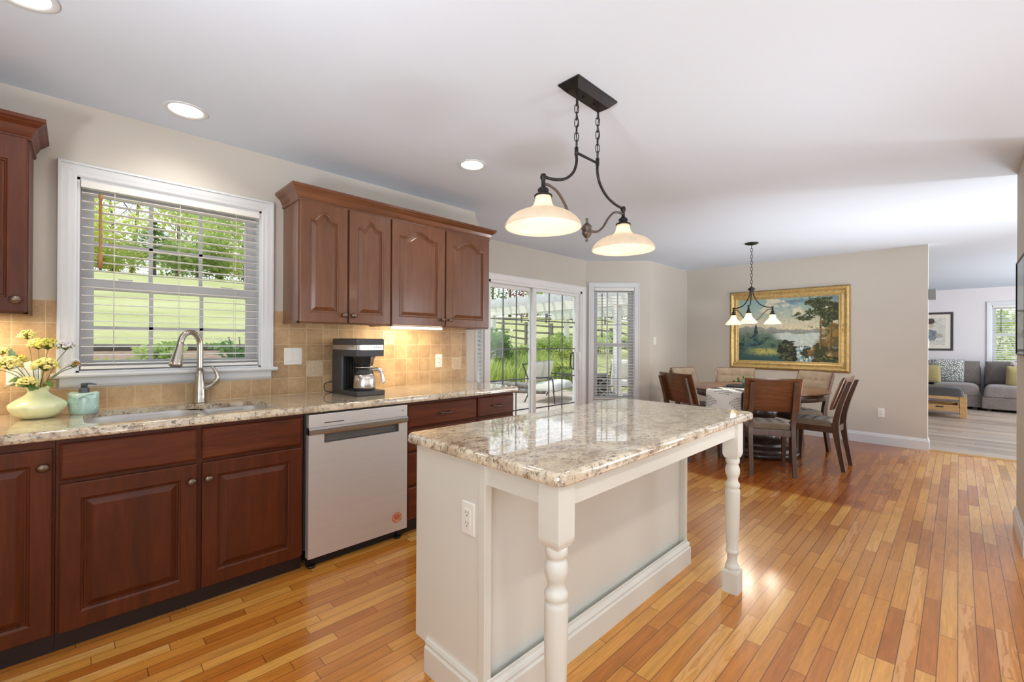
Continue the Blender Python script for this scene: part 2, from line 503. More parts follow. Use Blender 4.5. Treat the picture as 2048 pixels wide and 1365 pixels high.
def brushed(name, rgb, rough, axis='x', metal=1.0):
    n = NT(name)
    s = {'x': (0.6, 60, 260), 'z': (200, 200, 0.8)}[axis]
    g = n.noise(n.map(scale=s), 3.0, 3, 0.6)
    c = lin(rgb)
    col = n.ramp(g, [(0.3, tuple(v * 0.92 for v in c[:3])), (0.7, tuple(min(1, v * 1.06) for v in c[:3]))])
    rr = n.math('ADD', n.math('MULTIPLY', g, 0.10), rough)
    return n.pbr(col, rr, metal, 0.5, n.bump(g, 0.03, 0.001), aniso=0.4)
M['steel'] = brushed('brushed_stainless_steel', (224, 222, 220), 0.36, metal=0.62)
M['steel_sink'] = brushed('stainless_sink_steel', (216, 214, 210), 0.40, metal=0.7)
M['nickel'] = plain('brushed_nickel', (190, 184, 174), 0.24, 1.0, var=0.04, scale=20)
M['chrome'] = plain('polished_steel', (205, 204, 204), 0.14, 1.0, var=0.03)
M['black'] = plain('black_plastic', (26, 26, 28), 0.4, var=0.1)
M['charcoal'] = plain('charcoal_plastic', (58, 57, 58), 0.42, var=0.06)
M['black_gap'] = plain('black_steel', (18, 17, 17), 0.5)
M['sticker'] = plain('orange_sticker', (232, 152, 110), 0.5, var=0.03)
M['sticker_ink'] = plain('dark_sticker_print', (128, 50, 40), 0.6)
def shade_glass(name, rgb, trans=0.62, emit=0.35):
    n = NT(name)
    c = lin(rgb)
    f = n.noise(scale=26, detail=5, rough=0.6)
    col = n.ramp(f, [(0.3, tuple(v * 0.9 for v in c[:3])), (0.7, c)])
    d = n.node('ShaderNodeBsdfDiffuse'); t = n.node('ShaderNodeBsdfTranslucent'); g = n.node('ShaderNodeBsdfGlossy')
    n.set(d.inputs[0], col); n.set(t.inputs[0], col); g.inputs['Roughness'].default_value = 0.12
    m1 = n.node('ShaderNodeMixShader'); m1.inputs[0].default_value = trans
    n.t.links.new(d.outputs[0], m1.inputs[1]); n.t.links.new(t.outputs[0], m1.inputs[2])
    m2 = n.node('ShaderNodeMixShader'); m2.inputs[0].default_value = 0.05
    n.t.links.new(m1.outputs[0], m2.inputs[1]); n.t.links.new(g.outputs[0], m2.inputs[2])
    n.t.links.new(m2.outputs[0], n.out.inputs[0])
    return n.m
M['shade'] = shade_glass('cream_alabaster_glass', (254, 245, 230))
M['bulb'] = emitter('lit_bulb', (255, 240, 214), 4.0)
M['led'] = emitter('lit_led_bar', (255, 232, 190), 12.0)
M['lens'] = emitter('lit_downlight_lens', (255, 247, 236), 5.0)
def glass_pane():
    n = NT('clear_window_glass')
    t = n.node('ShaderNodeBsdfTransparent'); g = n.node('ShaderNodeBsdfGlossy'); fr = n.node('ShaderNodeFresnel')
    t.inputs[0].default_value = (0.97, 0.985, 0.98, 1)
    g.inputs['Roughness'].default_value = 0.01
    geo = n.node('ShaderNodeNewGeometry')
    n.set(fr.inputs['IOR'], n.math('SUBTRACT', 1.3, n.math('MULTIPLY', geo.outputs['Backfacing'], 1.3 - 1 / 1.3)))
    m = n.node('ShaderNodeMixShader')
    n.set(m.inputs[0], n.math('MULTIPLY', fr.outputs[0], 0.45)); n.t.links.new(t.outputs[0], m.inputs[1]); n.t.links.new(g.outputs[0], m.inputs[2])
    n.t.links.new(m.outputs[0], n.out.inputs[0])
    return n.m
M['glass'] = glass_pane()
def paint_mat(name, rough=0.5):
    n = NT(name)
    a = n.node('ShaderNodeAttribute', attribute_name='paint')
    f = n.noise(scale=120, detail=2)
    return n.pbr(a.outputs['Color'], rough, 0, 0.3, n.bump(f, 0.15, 0.002))
M['paint'] = paint_mat('painted_canvas', 0.55)
M['print'] = paint_mat('printed_paper', 0.8)
M['cloth_print'] = paint_mat('woven_cotton', 0.95)
def fabric(name, c0, c1, scale=160, rough=0.95, spots=False):
    n = NT(name)
    w = n.noise(n.map(scale=(1, 1, 1)), scale, 4, 0.7)
    b = n.noise(scale=7, detail=4)
    f = n.math('ADD', n.math('MULTIPLY', w, 0.6), n.math('MULTIPLY', b, 0.4))
    if spots:
        v = n.voro(scale=spots, feature='DISTANCE_TO_EDGE')
        f = n.math('LESS_THAN', v, 0.13)
    col = n.ramp(f, [(0.3, lin(c0)), (0.7, lin(c1))])
    return n.pbr(col, rough, 0, 0.2, n.bump(w, 0.3, 0.003), sheen=0.3)
M['linen'] = fabric('taupe_linen', (116, 100, 84), (160, 144, 124))
M['seat_cloth'] = fabric('grey_brown_seat_cloth', (98, 82, 66), (140, 122, 102))
M['sofa'] = fabric('grey_brown_sofa_cloth', (98, 90, 86), (136, 126, 120), 60)
M['mustard'] = fabric('mustard_cushion', (150, 138, 92), (178, 164, 116), 60)
M['pebble'] = fabric('pebble_pattern_cushion', (206, 206, 200), (104, 112, 112), 60, spots=30)
M['trellis'] = fabric('trellis_pattern_cushion', (120, 116, 110), (206, 202, 196), 60, spots=14)
M['leather'] = plain('dark_grey_leather', (62, 58, 56), 0.36, var=0.1, bump=0.2)
M['gold'] = plain('antique_gold_leaf', (204, 174, 114), 0.38, 0.4, var=0.22, scale=24, bump=0.2, bscale=90)
M['gold_dark'] = plain('dull_gold_edge', (158, 128, 80), 0.45, 0.4, var=0.2, scale=20)
M['vase'] = plain('pale_green_glass', (226, 232, 186), 0.12, var=0.03, coat=0.6)
M['aqua'] = plain('aqua_ceramic', (184, 214, 204), 0.22, var=0.08, scale=25, coat=0.5)
M['pump'] = plain('slate_grey_pump', (84, 86, 94), 0.35, 0.3)
def petals(name, a, b):
    return plain(name, a, 0.8, var=0.22, scale=90)
M['yellow'] = petals('yellow_blossom', (244, 228, 146), 0)
M['yellow_g'] = petals('lime_yellow_blossom', (222, 216, 110), 0)
M['white_f'] = petals('white_blossom', (226, 226, 228), 0)
M['brown_f'] = petals('amber_blossom', (172, 120, 36), 0)
M['stem'] = plain('green_stem', (110, 126, 66), 0.6)
M['leaf'] = plain('green_leaf', (98, 132, 66), 0.5, var=0.25, scale=20)
M['leaf_g'] = plain('blue_green_leaf', (112, 140, 120), 0.5, var=0.2, scale=20)
M['brass_hinge'] = plain('door_handle_white', (236, 236, 234), 0.3)
# ------------------------------------------------------------------ room shell
XP = 7.313            # dining wall plane
def wall_seg(name, a, b, opening=None, thick=0.16, z1=ZC, mat='wall', ext=(0, 0)):
    L = sqrt((b[0] - a[0]) ** 2 + (b[1] - a[1]) ** 2)
    m = MB(frame(a, (b[0] - a[0], b[1] - a[1])))
    s0, s1 = -ext[0], L + ext[1]
    if opening:
        o0, o1, z0, zt = opening
        m.box(s0, o0, 0, thick, 0, z1); m.box(o1, s1, 0, thick, 0, z1)
        if z0 > 0: m.box(o0, o1, 0, thick, 0, z0)
        m.box(o0, o1, 0, thick, zt, z1)
    else:
        m.box(s0, s1, 0, thick, 0, z1)
    return struct(m.build(name, M[mat]))

K0, K1 = (-1.60, 3.176), (2.648, 3.176)
B1, B2, B3 = (3.355, 3.883), (5.375, 3.883), (6.03, 3.21)
N1 = (XP, 3.21)
wall_seg('wall_kitchen', K0, K1, (0.005 + 1.60, 0.856 + 1.60, 1.095, 2.115))
wall_seg('wall_bay_left', K1, B1, (0.13, 0.80, 0.42, 2.10), 0.12)
wall_seg('wall_bay_back', B1, B2, (0.095, 1.925, 0.0, 2.02), 0.16, ext=(0.05, 0.05))
wall_seg('wall_bay_right', B2, B3, (0.112, 0.7175, 0.42, 2.095), 0.12)
wall_seg('wall_nook', B3, (XP + 0.15, 3.21), None, 0.12)
m = MB(); m.box(XP, XP + 0.15, 0.262, 3.21, 0, ZC)
struct(m.build('wall_dining', M['wall']))
m = MB(); m.box(4.05, 4.75, -0.41, -0.29, 0, ZC)
struct(m.build('wall_right', M['wall']))
wall_seg('wall_left', (-1.60, -3.2), (-1.60, 3.176), (1.1, 3.1, 0.7, 2.2), 0.16)
def rear_wall():
    m = MB()
    xs = [(-1.76, -0.9), (3.3, 4.9), (7.1, 8.05), (12.55, 13.9)]
    for a, b in xs: m.box(a, b, -3.36, -3.2, 0, ZC)
    for a, b in ((-0.9, 3.3), (4.9, 7.1), (8.05, 12.55)):
        m.box(a, b, -3.36, -3.2, 0, 0.6); m.box(a, b, -3.36, -3.2, 2.3, ZC)
    struct(m.build('wall_rear', M['wall']))
rear_wall()
wall_seg('wall_living_back', (13.75, 3.4), (13.75, -3.36), (3.4 + 0.49, 3.4 + 1.45, 0.85, 2.11), 0.16, mat='wall_liv')
wall_seg('wall_living_left', (XP + 0.15, 3.32), (13.9, 3.32), None, 0.12, mat='wall_liv')
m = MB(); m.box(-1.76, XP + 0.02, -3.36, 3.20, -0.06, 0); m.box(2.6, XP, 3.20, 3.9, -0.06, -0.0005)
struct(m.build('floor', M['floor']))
m = MB(); m.box(XP + 0.02, 13.92, -3.36, 3.45, -0.06, 0.0)
struct(m.build('floor_living', M['floor_grey']))
m = MB(); m.prism([(XP - 0.01, 0.0), (XP + 0.075, 0.0), (XP + 0.06, 0.012), (XP + 0.005, 0.012)], -3.2, 0.262, 'y')
struct(m.build('trim_1', M['oak']))           # oak threshold between the two floors
m = MB(); m.box(-1.78, 13.92, -3.38, 4.06, ZC, ZC + 0.08)
struct(m.build('ceiling', M['ceiling']))

# ---- mouldings
def casing_profile(w, t=0.018):
    return [(0, 0), (0, t * 0.55), (w * 0.10, t * 0.75), (w * 0.25, t * 0.75), (w * 0.45, t * 0.95), (w * 0.80, t), (w * 0.82, t * 1.35), (w * 0.97, t * 1.35), (w, t), (w, 0)]
def casing(mb, u0, u1, z0, zt, w, t=0.018, bottom=False):
    """mitred frame around an opening; local y<0 is into the room"""
    prof = casing_profile(w, t)
    path = [(u0, z0, -1, -0), (u0, zt, -1, 1), (u1, zt, 1, 1), (u1, z0, 1, 0)]
    if bottom: path = [(u0, z0, -1, -1), (u0, zt, -1, 1), (u1, zt, 1, 1), (u1, z0, 1, -1)]
    loops = [[(u + du * d, -h, z + dz * d) for d, h in prof] for u, z, du, dz in path]
    if bottom:
        loops.append(loops[0]); mb.loft(loops, False, False, False)
    else:
        mb.loft(loops, False, True, True)
def base_prof(h=0.14, t=0.015):
    return [(0, 0), (-t, 0), (-t, h * 0.76), (-t * 0.65, h * 0.82), (-t * 0.65, h * 0.88), (-t * 0.3, h * 0.95), (-t * 0.25, h), (0, h)]
def baseboard(name, path, h=0.14):
    """path of wall-face points walked with the room on the right-hand side"""
    m = MB(); P = [Vector((a, b, 0)) for a, b in path]; loops = []
    for i, p in enumerate(P):
        d0 = (p - P[i - 1]).normalized() if i else None
        d1 = (P[i + 1] - p).normalized() if i < len(P) - 1 else None
        n0 = Vector((-d0.y, d0.x, 0)) if d0 else None
        n1 = Vector((-d1.y, d1.x, 0)) if d1 else None
        if n0 and n1:
            nn = (n0 + n1).normalized(); nn = nn / max(0.3, nn.dot(n0))
        else: nn = n0 or n1
        loops.append([p + nn * a + Vector((0, 0, z)) for a, z in base_prof(h)])
    m.loft(loops, True, True, True)
    return struct(m.build(name, M['trim']))
baseboard('baseboard_bay', [(2.575, 3.176), (2.648, 3.176), B1])
baseboard('baseboard_nook', [B2, B3, N1, (XP, 0.262), (XP + 0.15, 0.262)])
baseboard('baseboard_right', [(4.75, -0.41), (4.75, -0.29), (4.05, -0.29)])
baseboard('baseboard_living', [(13.75, 3.3), (13.75, -3.2)], 0.12)

# ---- double-hung window in local wall frame; all are parts of one window object
def dh_window(name, Mx, u0, u1, z0, zt, zm, cols, depth=0.05, stile=0.055, rail=0.05, csg=0.07, sill=True, rows=2, sashmat='sash', lower_bar=None, upper_bar=None, full_casing=False):
    fr = MB(Mx)
    if full_casing: casing(fr, u0, u1, z0, zt, csg, 0.018, True)
    else: casing(fr, u0, u1, z0 + (0.0 if sill else -csg), zt, csg)
    # jamb liners
    fr.box(u0 - 0.002, u0 + 0.012, 0, 0.12, z0, zt); fr.box(u1 - 0.012, u1 + 0.002, 0, 0.12, z0, zt)
    fr.box(u0, u1, 0, 0.12, zt - 0.012, zt + 0.002); fr.box(u0, u1, 0, 0.12, z0 - 0.004, z0 + 0.012)
    root = struct(fr.build(name, M['trim']))
    if sill:
        s = MB(Mx)
        s.loft([[(u, -0.05 + 0.012 * (abs(k) > 2) * 0, 0) for k in ()] for u in ()] or [[(u, y, z) for y, z in ((0.10, z0 - 0.022), (-0.042, z0 - 0.022), (-0.05, z0 - 0.016), (-0.052, z0 - 0.008), (-0.048, z0 + 0.002), (0.10, z0 + 0.006))] for u in (u0 - csg - 0.018, u1 + csg + 0.018)])
        s.loft([[(u, y, z) for y, z in ((0, z0 - 0.022), (-0.018, z0 - 0.022), (-0.016, z0 - 0.058), (-0.008, z0 - 0.070), (0, z0 - 0.070))] for u in (u0 - csg + 0.012, u1 + csg - 0.012)])
        s.build('window_sill', M['trim'], root)
    for nm, za, zb, y in (('lower_sash', z0 + 0.012, zm + rail * 0.5, depth), ('upper_sash', zm - rail * 0.5, zt - 0.012, depth + 0.032)):
        k = MB(Mx); a, b = u0 + 0.012, u1 - 0.012
        k.box(a, a + stile, y, y + 0.03, za, zb); k.box(b - stile, b, y, y + 0.03, za, zb)
        k.box(a + stile, b - stile, y, y + 0.03, za, za + rail); k.box(a + stile, b - stile, y, y + 0.03, zb - rail, zb)
        ga, gb, g0, g1 = a + stile, b - stile, za + rail, zb - rail
        for i in range(1, cols):
            u = ga + (gb - ga) * i / cols
            k.box(u - 0.009, u + 0.009, y + 0.008, y + 0.022, g0, g1)
        for i in range(1, rows):
            z = g0 + (g1 - g0) * i / rows
            if nm == 'lower_sash' and lower_bar: z = lower_bar
            if nm == 'upper_sash' and upper_bar: z = upper_bar
            k.box(ga, gb, y + 0.008, y + 0.022, z - 0.009, z + 0.009)
        if nm == 'lower_sash':
            for f in (0.22, 0.80): k.box(a + (b - a) * f - 0.03, a + (b - a) * f + 0.03, y - 0.012, y + 0.028, zb, zb + 0.012)
        sash = k.build(nm, M[sashmat], root)
        g = MB(Mx); g.box(ga - 0.004, gb + 0.004, y + 0.013, y + 0.017, g0 - 0.004, g1 + 0.004)
        g.build('glass_pane', M['glass'], sash)
    return root

def blind(Mx, label, u0, u1, zt, zb, n, ydepth, tilt=0.05, group=None, wand=None, cords=3, wandmat='wand', slat=0.05, head=0.034, stack=0):
    c = Mx @ Vector(((u0 + u1) / 2, 0.03, zb))
    t = thing('window_blind', label, 'blind', c)
    h = MB(Mx); h.box(u0 + 0.004, u1 - 0.004, ydepth - 0.012, ydepth + 0.04, zt - head, zt - 0.002)
    h.box(u0 + 0.002, u1 - 0.002, ydepth - 0.018, ydepth - 0.012, zt - head - 0.004, zt - 0.002)
    h.build('headrail', M['blind'], t, 0.002)
    s = MB(Mx); z0 = zt - head - 0.03; z1 = zb + 0.03
    for i in range(n):
        z = z0 + (z1 - z0) * i / (n - 1)
        prof = []
        for q in range(5):
            a = -slat / 2 + slat * q / 4
            prof.append((a, 0.0022 * (1 - (2 * a / slat) ** 2)))
        lo = [(y * cos(tilt) - 0, z + h_ + y * sin(tilt)) for y, h_ in prof]
        up_ = [(y, zz + 0.0028) for y, zz in reversed(lo)]
        s.loft([[(u, ydepth + 0.012 + y, zz) for y, zz in lo + up_] for u in (u0 + 0.006, u1 - 0.006)])
    s.build('slats', M['blind'], t)
    b = MB(Mx); b.box(u0 + 0.006, u1 - 0.006, ydepth - 0.013, ydepth + 0.037, zb + 0.002, zb + 0.018)
    b.build('bottom_rail', M['blind'], t, 0.002)
    k = MB(Mx)
    for i in range(cords):
        u = u0 + (u1 - u0) * ((i + 0.5) / cords if cords != 3 else (0.16, 0.5, 0.84)[i])
        for yy in (ydepth - 0.013, ydepth + 0.037): k.cyl((u, yy, zb + 0.01), (u, yy, zt - head), 0.0011, seg=5)
    k.build('ladder_cords', M['cord'], t)
    if wand:
        wu, wz0, wz1 = wand; w = MB(Mx); y = ydepth - 0.028
        r = 0.0062
        w.tube([(wu, y, wz1), (wu, y, wz1 - 0.028), (wu, y, wz1 - 0.03), (wu, y, wz0 + 0.075), (wu, y, wz0 + 0.073), (wu, y, wz0)], [r * 1.5, r * 1.4, r, r * .9, r * 1.6, r * 1.8], 10)
        w.build('tilt_wand', M[wandmat], t)
    return t

FK = frame((0, 3.176), (1, 0))
dh_window('window_1', FK, 0.005, 0.856, 1.108, 2.115, 1.575, 3, 0.066, lower_bar=1.345, upper_bar=1.80)
blind(FK, 'wide white slatted blind with honey wood wand over the kitchen sink', 0.017, 0.844, 2.103, 1.125, 21, 0.004, 0.02, wand=(0.093, 1.655, 2.04))
FR_ = frame(B2, (B3[0] - B2[0], B3[1] - B2[1]))
dh_window('window_2', FR_, 0.112, 0.7175, 0.42, 2.095, 1.24, 3, 0.06, full_casing=True, sill=False, csg=0.072, upper_bar=1.545, lower_bar=0.74, stile=0.06)
blind(FR_, 'narrow white slatted blind beside the patio door, seen face on', 0.124, 0.7055, 2.083, 0.44, 36, 0.0, 0.03, wand=(0.235, 1.36, 2.0), wandmat='muntin')
FL_ = frame(K1, (B1[0] - K1[0], B1[1] - K1[1]))
dh_window('window_3', FL_, 0.13, 0.80, 0.42, 2.10, 1.24, 3, 0.06, full_casing=True, sill=False, csg=0.072, stile=0.06)
blind(FL_, 'white slatted blind seen edge on at the end of the backsplash', 0.142, 0.788, 2.088, 0.44, 36, 0.0, 0.5)
FV = frame((13.75, 0), (0, -1))
dh_window('window_4', FV, 0.49, 1.45, 0.85, 2.11, 1.48, 3, 0.06, full_casing=True, sill=False, csg=0.075, sashmat='trim')
blind(FV, 'white slatted blind on the far window behind the grey sofa', 0.502, 1.438, 2.098, 0.87, 25, 0.0, 0.35, wand=(0.62, 1.55, 2.02), wandmat='muntin')

# ---- sliding patio door
def slider():
    Mx = frame(B1, (1, 0)); ox = B1[0]
    u0, u1, zt = 0.095, 1.925, 2.02
    fr = MB(Mx)
    casing(fr, u0, u1, 0.0, zt, 0.075)
    fr.box(u0 - 0.002, u0 + 0.035, 0, 0.14, 0, zt); fr.box(u1 - 0.035, u1 + 0.002, 0, 0.14, 0, zt)
    fr.box(u0, u1, 0, 0.14, zt - 0.03, zt + 0.002); fr.box(u0, u1, 0, 0.14, -0.002, 0.03)
    root = struct(fr.build('door_1', M['vinyl']))
    for nm, a, b, y, cols, x0, x1 in (('fixed_panel', u0 + 0.035, 0.965, 0.075, 3, 0, 0), ('sliding_panel', 0.905, u1 - 0.035, 0.03, 3, 0, 0)):
        k = MB(Mx); st = 0.065; za, zb = 0.03, zt - 0.03
        k.box(a, a + st, y, y + 0.038, za, zb); k.box(b - st, b, y, y + 0.038, za, zb)
        k.box(a + st, b - st, y, y + 0.038, za, za + 0.09); k.box(a + st, b - st, y, y + 0.038, zb - 0.045, zb)
        p = k.build(nm, M['vinyl'], root, 0.003)
        ga, gb, g0, g1 = a + st, b - st, za + 0.09, zb - 0.045
        g = MB(Mx); g.box(ga - 0.004, gb + 0.004, y + 0.016, y + 0.021, g0 - 0.004, g1 + 0.004)
        g.build('glass_pane', M['glass'], p)
        q = MB(Mx)
        for i in range(1, 3):
            u = ga + (gb - ga) * i / 3; q.box(u - 0.008, u + 0.008, y + 0.023, y + 0.031, g0, g1)
        for z in (0.405, 0.80, 1.19, 1.565): q.box(ga, gb, y + 0.0225, y + 0.0315, z - 0.008, z + 0.008)
        q.build('grille_bars', M['muntin'], p)
        if nm == 'sliding_panel':
            h = MB(Mx); uu = b - 0.032
            h.tube(catmull([(uu, y, 1.14), (uu, y - 0.04, 1.12), (uu, y - 0.05, 1.04), (uu, y - 0.05, 0.98), (uu, y - 0.04, 0.90), (uu, y, 0.88)], 5), 0.011, 8)
            h.box(uu - 0.018, uu + 0.018, y - 0.006, y, 0.87, 1.15)
            h.build('door_handle', M['brass_hinge'], p)
            h2 = MB(Mx); uu2 = b - st - 0.012
            h2.tube(catmull([(uu2, y + 0.04, 1.13), (uu2, y + 0.085, 1.10), (uu2, y + 0.09, 1.0), (uu2, y + 0.085, 0.92), (uu2, y + 0.04, 0.89)], 5), 0.011, 8)
            h2.box(uu2 + 0.004, uu2 + 0.03, y + 0.038, y + 0.045, 0.88, 1.14)
            h2.build('outside_handle', M['charcoal'], p)
slider()

# ---- backsplash
def backsplash():
    m = MB(); y0, y1 = 3.168, 3.1765
    m.box(-1.6, -0.064, y0, y1, 0.915, 1.476)
    m.box(-0.064, 0.925, y0, y1, 0.915, 1.030)
    m.box(0.925, 2.545, y0, y1, 0.915, 1.476)
    r = struct(m.build('trim_2', M['tile']))
    for X, Z in ((1.139, 1.031), (1.139 + 5 * 0.1128, 1.031 + 2 * 0.1112), (1.139 + 11 * 0.1128, 1.031)):
        a = MB(); cx, cz = X + 0.0564, Z + 0.0556; Y = 3.168
        a.box(X + 0.002, X + 0.111, Y - 0.003, Y + 0.001, Z + 0.002, Z + 0.109)
        for s in (-1, 1):
            a.box(X + 0.003, X + 0.110, Y - 0.006, Y - 0.003, cz + s * 0.049 - 0.003, cz + s * 0.049 + 0.003)
            a.box(cx + s * 0.049 - 0.003, cx + s * 0.049 + 0.003, Y - 0.006, Y - 0.003, Z + 0.003, Z + 0.108)
        ring = [(cx + 0.036 * cos(t), Y - 0.004, cz + 0.036 * sin(t)) for t in [2 * pi * i / 28 for i in range(28)]]
        a.tube(ring, 0.0028, 6, closed=True)
        for q in range(6):
            t0 = 2 * pi * q / 6
            pts = [(cx + (0.004 + 0.027 * k / 8) * cos(t0 + 1.4 * k / 8), Y - 0.004, cz + (0.004 + 0.027 * k / 8) * sin(t0 + 1.4 * k / 8)) for k in range(9)]
            a.tube(pts, [0.0016 + 0.0022 * sin(pi * k / 8) for k in range(9)], 6)
        for sx in (-1, 1):
            for sz in (-1, 1): a.sphere((cx + sx * 0.038, Y - 0.004, cz + sz * 0.038), 0.005, (1, 0.5, 1), 8, 6)
        a.build('accent_tile', M['tile_accent'], r, label='carved cream accent tile')
backsplash()

# ---- recessed downlights
def downlight(x, y, label, energy=26):
    t = thing('recessed_downlight', label, 'ceiling light', (x, y, ZC - 0.002), group='recessed ceiling downlights')
    m = MB(); m.lathe([(0.098, -0.001), (0.098, -0.004), (0.093, -0.007), (0.078, -0.005), (0.074, -0.001)], (x, y, ZC), 40, cap=False)
    m.build('trim_ring', M['trim'], t)
    m = MB(); m.lathe([(0.0005, -0.0015), (0.05, -0.002), (0.075, -0.0015)], (x, y, ZC), 32, cap=False)
    m.build('lens', M['lens'], t)
    add_light('downlight_lamp', 'SPOT', (x, y, ZC - 0.03), energy, (1.0, 0.94, 0.86), (0, 0, -1), soft=0.07, spot=radians(150), blend=0.7, parent=t)
downlight(0.41, 2.86, 'lit recessed downlight in the ceiling above the sink window', 9)
downlight(1.925, 2.34, 'lit recessed downlight in the ceiling in front of the wall cabinets', 12)
downlight(-0.14, 2.30, 'lit recessed downlight cut off by the top left edge of the view', 12)
downlight(0.4, -0.55, 'lit recessed downlight in the ceiling behind the island seating side', 34)
downlight(2.0, -0.55, 'lit recessed downlight in the ceiling right of the island', 34)
downlight(-0.9, 0.9, 'added unseen fill downlight in the ceiling over the kitchen aisle', 18)  # extra downlight added out of view as fill light
# ------------------------------------------------------------------ cabinets
def arch_loop(x0, x1, z0, z1, A, d, n=44):
    """opening loop inset by d, cathedral top of rise A; counter-clockwise from bottom left"""
    a, b = x0 + d, x1 - d
    pts = [(a, z0 + d), (b, z0 + d)]
    if A <= 0:
        return pts + [(b, z1 - d), (a, z1 - d)]
    top = []
    for i in range(n + 1):
        u = i / n
        s = 0.10
        v = 0.0 if u < s or u > 1 - s else (u - s) / (1 - 2 * s)
        t = abs(2 * v - 1)
        h = 0 if not 0 < v < 1 else (A * (1 - 0.62 * (t / 0.55) ** 2) if t < 0.55 else A * 0.38 * ((1 - t) / 0.45) ** 2)
        top.append((b + (a - b) * u, z1 - d + h))
    return pts + top
def panel_door(mb, x0, x1, z0, z1, y, t=0.02, stile=0.055, rail=0.055, top=None, A=0.0):
    """raised panel door; front face at y (facing -y), back at y+t"""
    top = top or rail
    ox0, ox1, oz0, oz1 = x0 + stile, x1 - stile, z0 + rail, z1 - top
    op = arch_loop(ox0, ox1, oz0, oz1, A, 0)
    n = len(op)
    def outer(inset):
        out = [(x0 + inset, z0 + inset), (x1 - inset, z0 + inset)]
        k = n - 2
        for i in range(k): out.append((x1 - inset + (x0 - x1 + 2 * inset) * i / (k - 1), z1 - inset))
        return out
    L = [[(x, y + t, z) for x, z in outer(0)], [(x, y + 0.005, z) for x, z in outer(0)], [(x, y + 0.0015, z) for x, z in outer(0.0015)], [(x, y, z) for x, z in outer(0.005)], [(x, y, z) for x, z in op]]
    for d, yy in ((0.004, 0.004), (0.009, 0.006), (0.011, 0.0125), (0.016, 0.0125), (0.036, 0.003), (0.039, 0.002)):
        L.append([(x, y + yy, z) for x, z in arch_loop(ox0, ox1, oz0, oz1, A * (1 - d * 1.5), d)])
    mb.loft(L)
def slab_front(mb, x0, x1, z0, z1, y, t=0.02):
    L = [[(x, yy, z) for x, z in ((x0 + i, z0 + i), (x1 - i, z0 + i), (x1 - i, z1 - i), (x0 + i, z1 - i))] for i, yy in ((0, y + t), (0, y + 0.007), (0.003, y + 0.004), (0.010, y))]
    mb.loft(L)
def knob(p, parent, y0):
    k = MB(); x, z = p
    k.lathe([(0.008, 0), (0.006, 0.004), (0.0055, 0.012), (0.010, 0.016), (0.0155, 0.021), (0.0165, 0.025), (0.0135, 0.030), (0.006, 0.033), (0.0004, 0.034)], (0, 0, 0), 20, Matrix.Translation((x, y0, z)) @ Matrix.Rotation(pi / 2, 4, 'X') @ Matrix.Scale(1.18, 4, (1, 0, 0)))
    return k.build('knob', M['knob'], parent)
def pull(x, z, parent, y0, w=0.096):
    k = MB()
    pts = catmull([(x - w / 2, y0, z), (x - w / 2, y0 - 0.016, z), (x - w / 2 + 0.012, y0 - 0.024, z - 0.002), (x, y0 - 0.029, z - 0.004), (x + w / 2 - 0.012, y0 - 0.024, z - 0.002), (x + w / 2, y0 - 0.016, z), (x + w / 2, y0, z)], 5)
    k.tube(pts, [0.0042 + 0.0018 * sin(pi * i / (len(pts) - 1)) for i in range(len(pts))], 8)
    for s in (-1, 1): k.cyl((x + s * w / 2, y0, z), (x + s * w / 2, y0 - 0.004, z), 0.009, seg=12)
    return k.build('pull_handle', M['bronze_w'], parent)

YF, YD, YB = 2.578, 2.558, 3.165
def carcass(mb, x0, x1, z0=0.105, z1=0.876, openings=()):
    mb.box(x0, x1, YF, YB, z0, z1)
def base_unit(name, label, x0, x1, toe=True):
    t = thing(name, label, 'cabinet', ((x0 + x1) / 2, 2.87, 0), group='dark cherry base cabinets')
    m = MB(); a, b = x0 + 0.0005, x1 - 0.0005
    if name == 'sink_cabinet':      # open topped so the bowls hang inside
        m.box(a, b, YF, YF + 0.019, 0.085, 0.876); m.box(a, a + 0.018, YF + 0.019, YB, 0.085, 0.876); m.box(b - 0.018, b, YF + 0.019, YB, 0.085, 0.876)
        m.box(a + 0.018, b - 0.018, YB - 0.012, YB, 0.085, 0.876); m.box(a + 0.018, b - 0.018, YF + 0.019, YB - 0.012, 0.085, 0.103)
    else:
        m.box(a, b, YF, YB, 0.085, 0.876)
    m.build('carcass', M['cherry'], t, 0.001)
    m = MB(); m.box(x0 + 0.0005, x1 - 0.0005, 2.606, 2.626, 0, 0.085)
    m.build('toe_kick', M['toekick'], t)
    return t
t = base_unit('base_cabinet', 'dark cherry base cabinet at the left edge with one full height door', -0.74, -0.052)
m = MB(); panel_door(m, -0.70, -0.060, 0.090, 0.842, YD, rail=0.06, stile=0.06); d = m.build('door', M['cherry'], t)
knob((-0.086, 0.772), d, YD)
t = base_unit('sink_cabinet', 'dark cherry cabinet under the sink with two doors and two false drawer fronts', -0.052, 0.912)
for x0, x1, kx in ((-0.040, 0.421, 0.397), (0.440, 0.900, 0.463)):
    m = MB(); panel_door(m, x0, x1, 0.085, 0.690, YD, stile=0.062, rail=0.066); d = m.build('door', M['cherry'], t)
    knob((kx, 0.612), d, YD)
    m = MB(); slab_front(m, x0, x1, 0.706, 0.855, YD); m.build('false_drawer_front', M['cherry_h'], t)
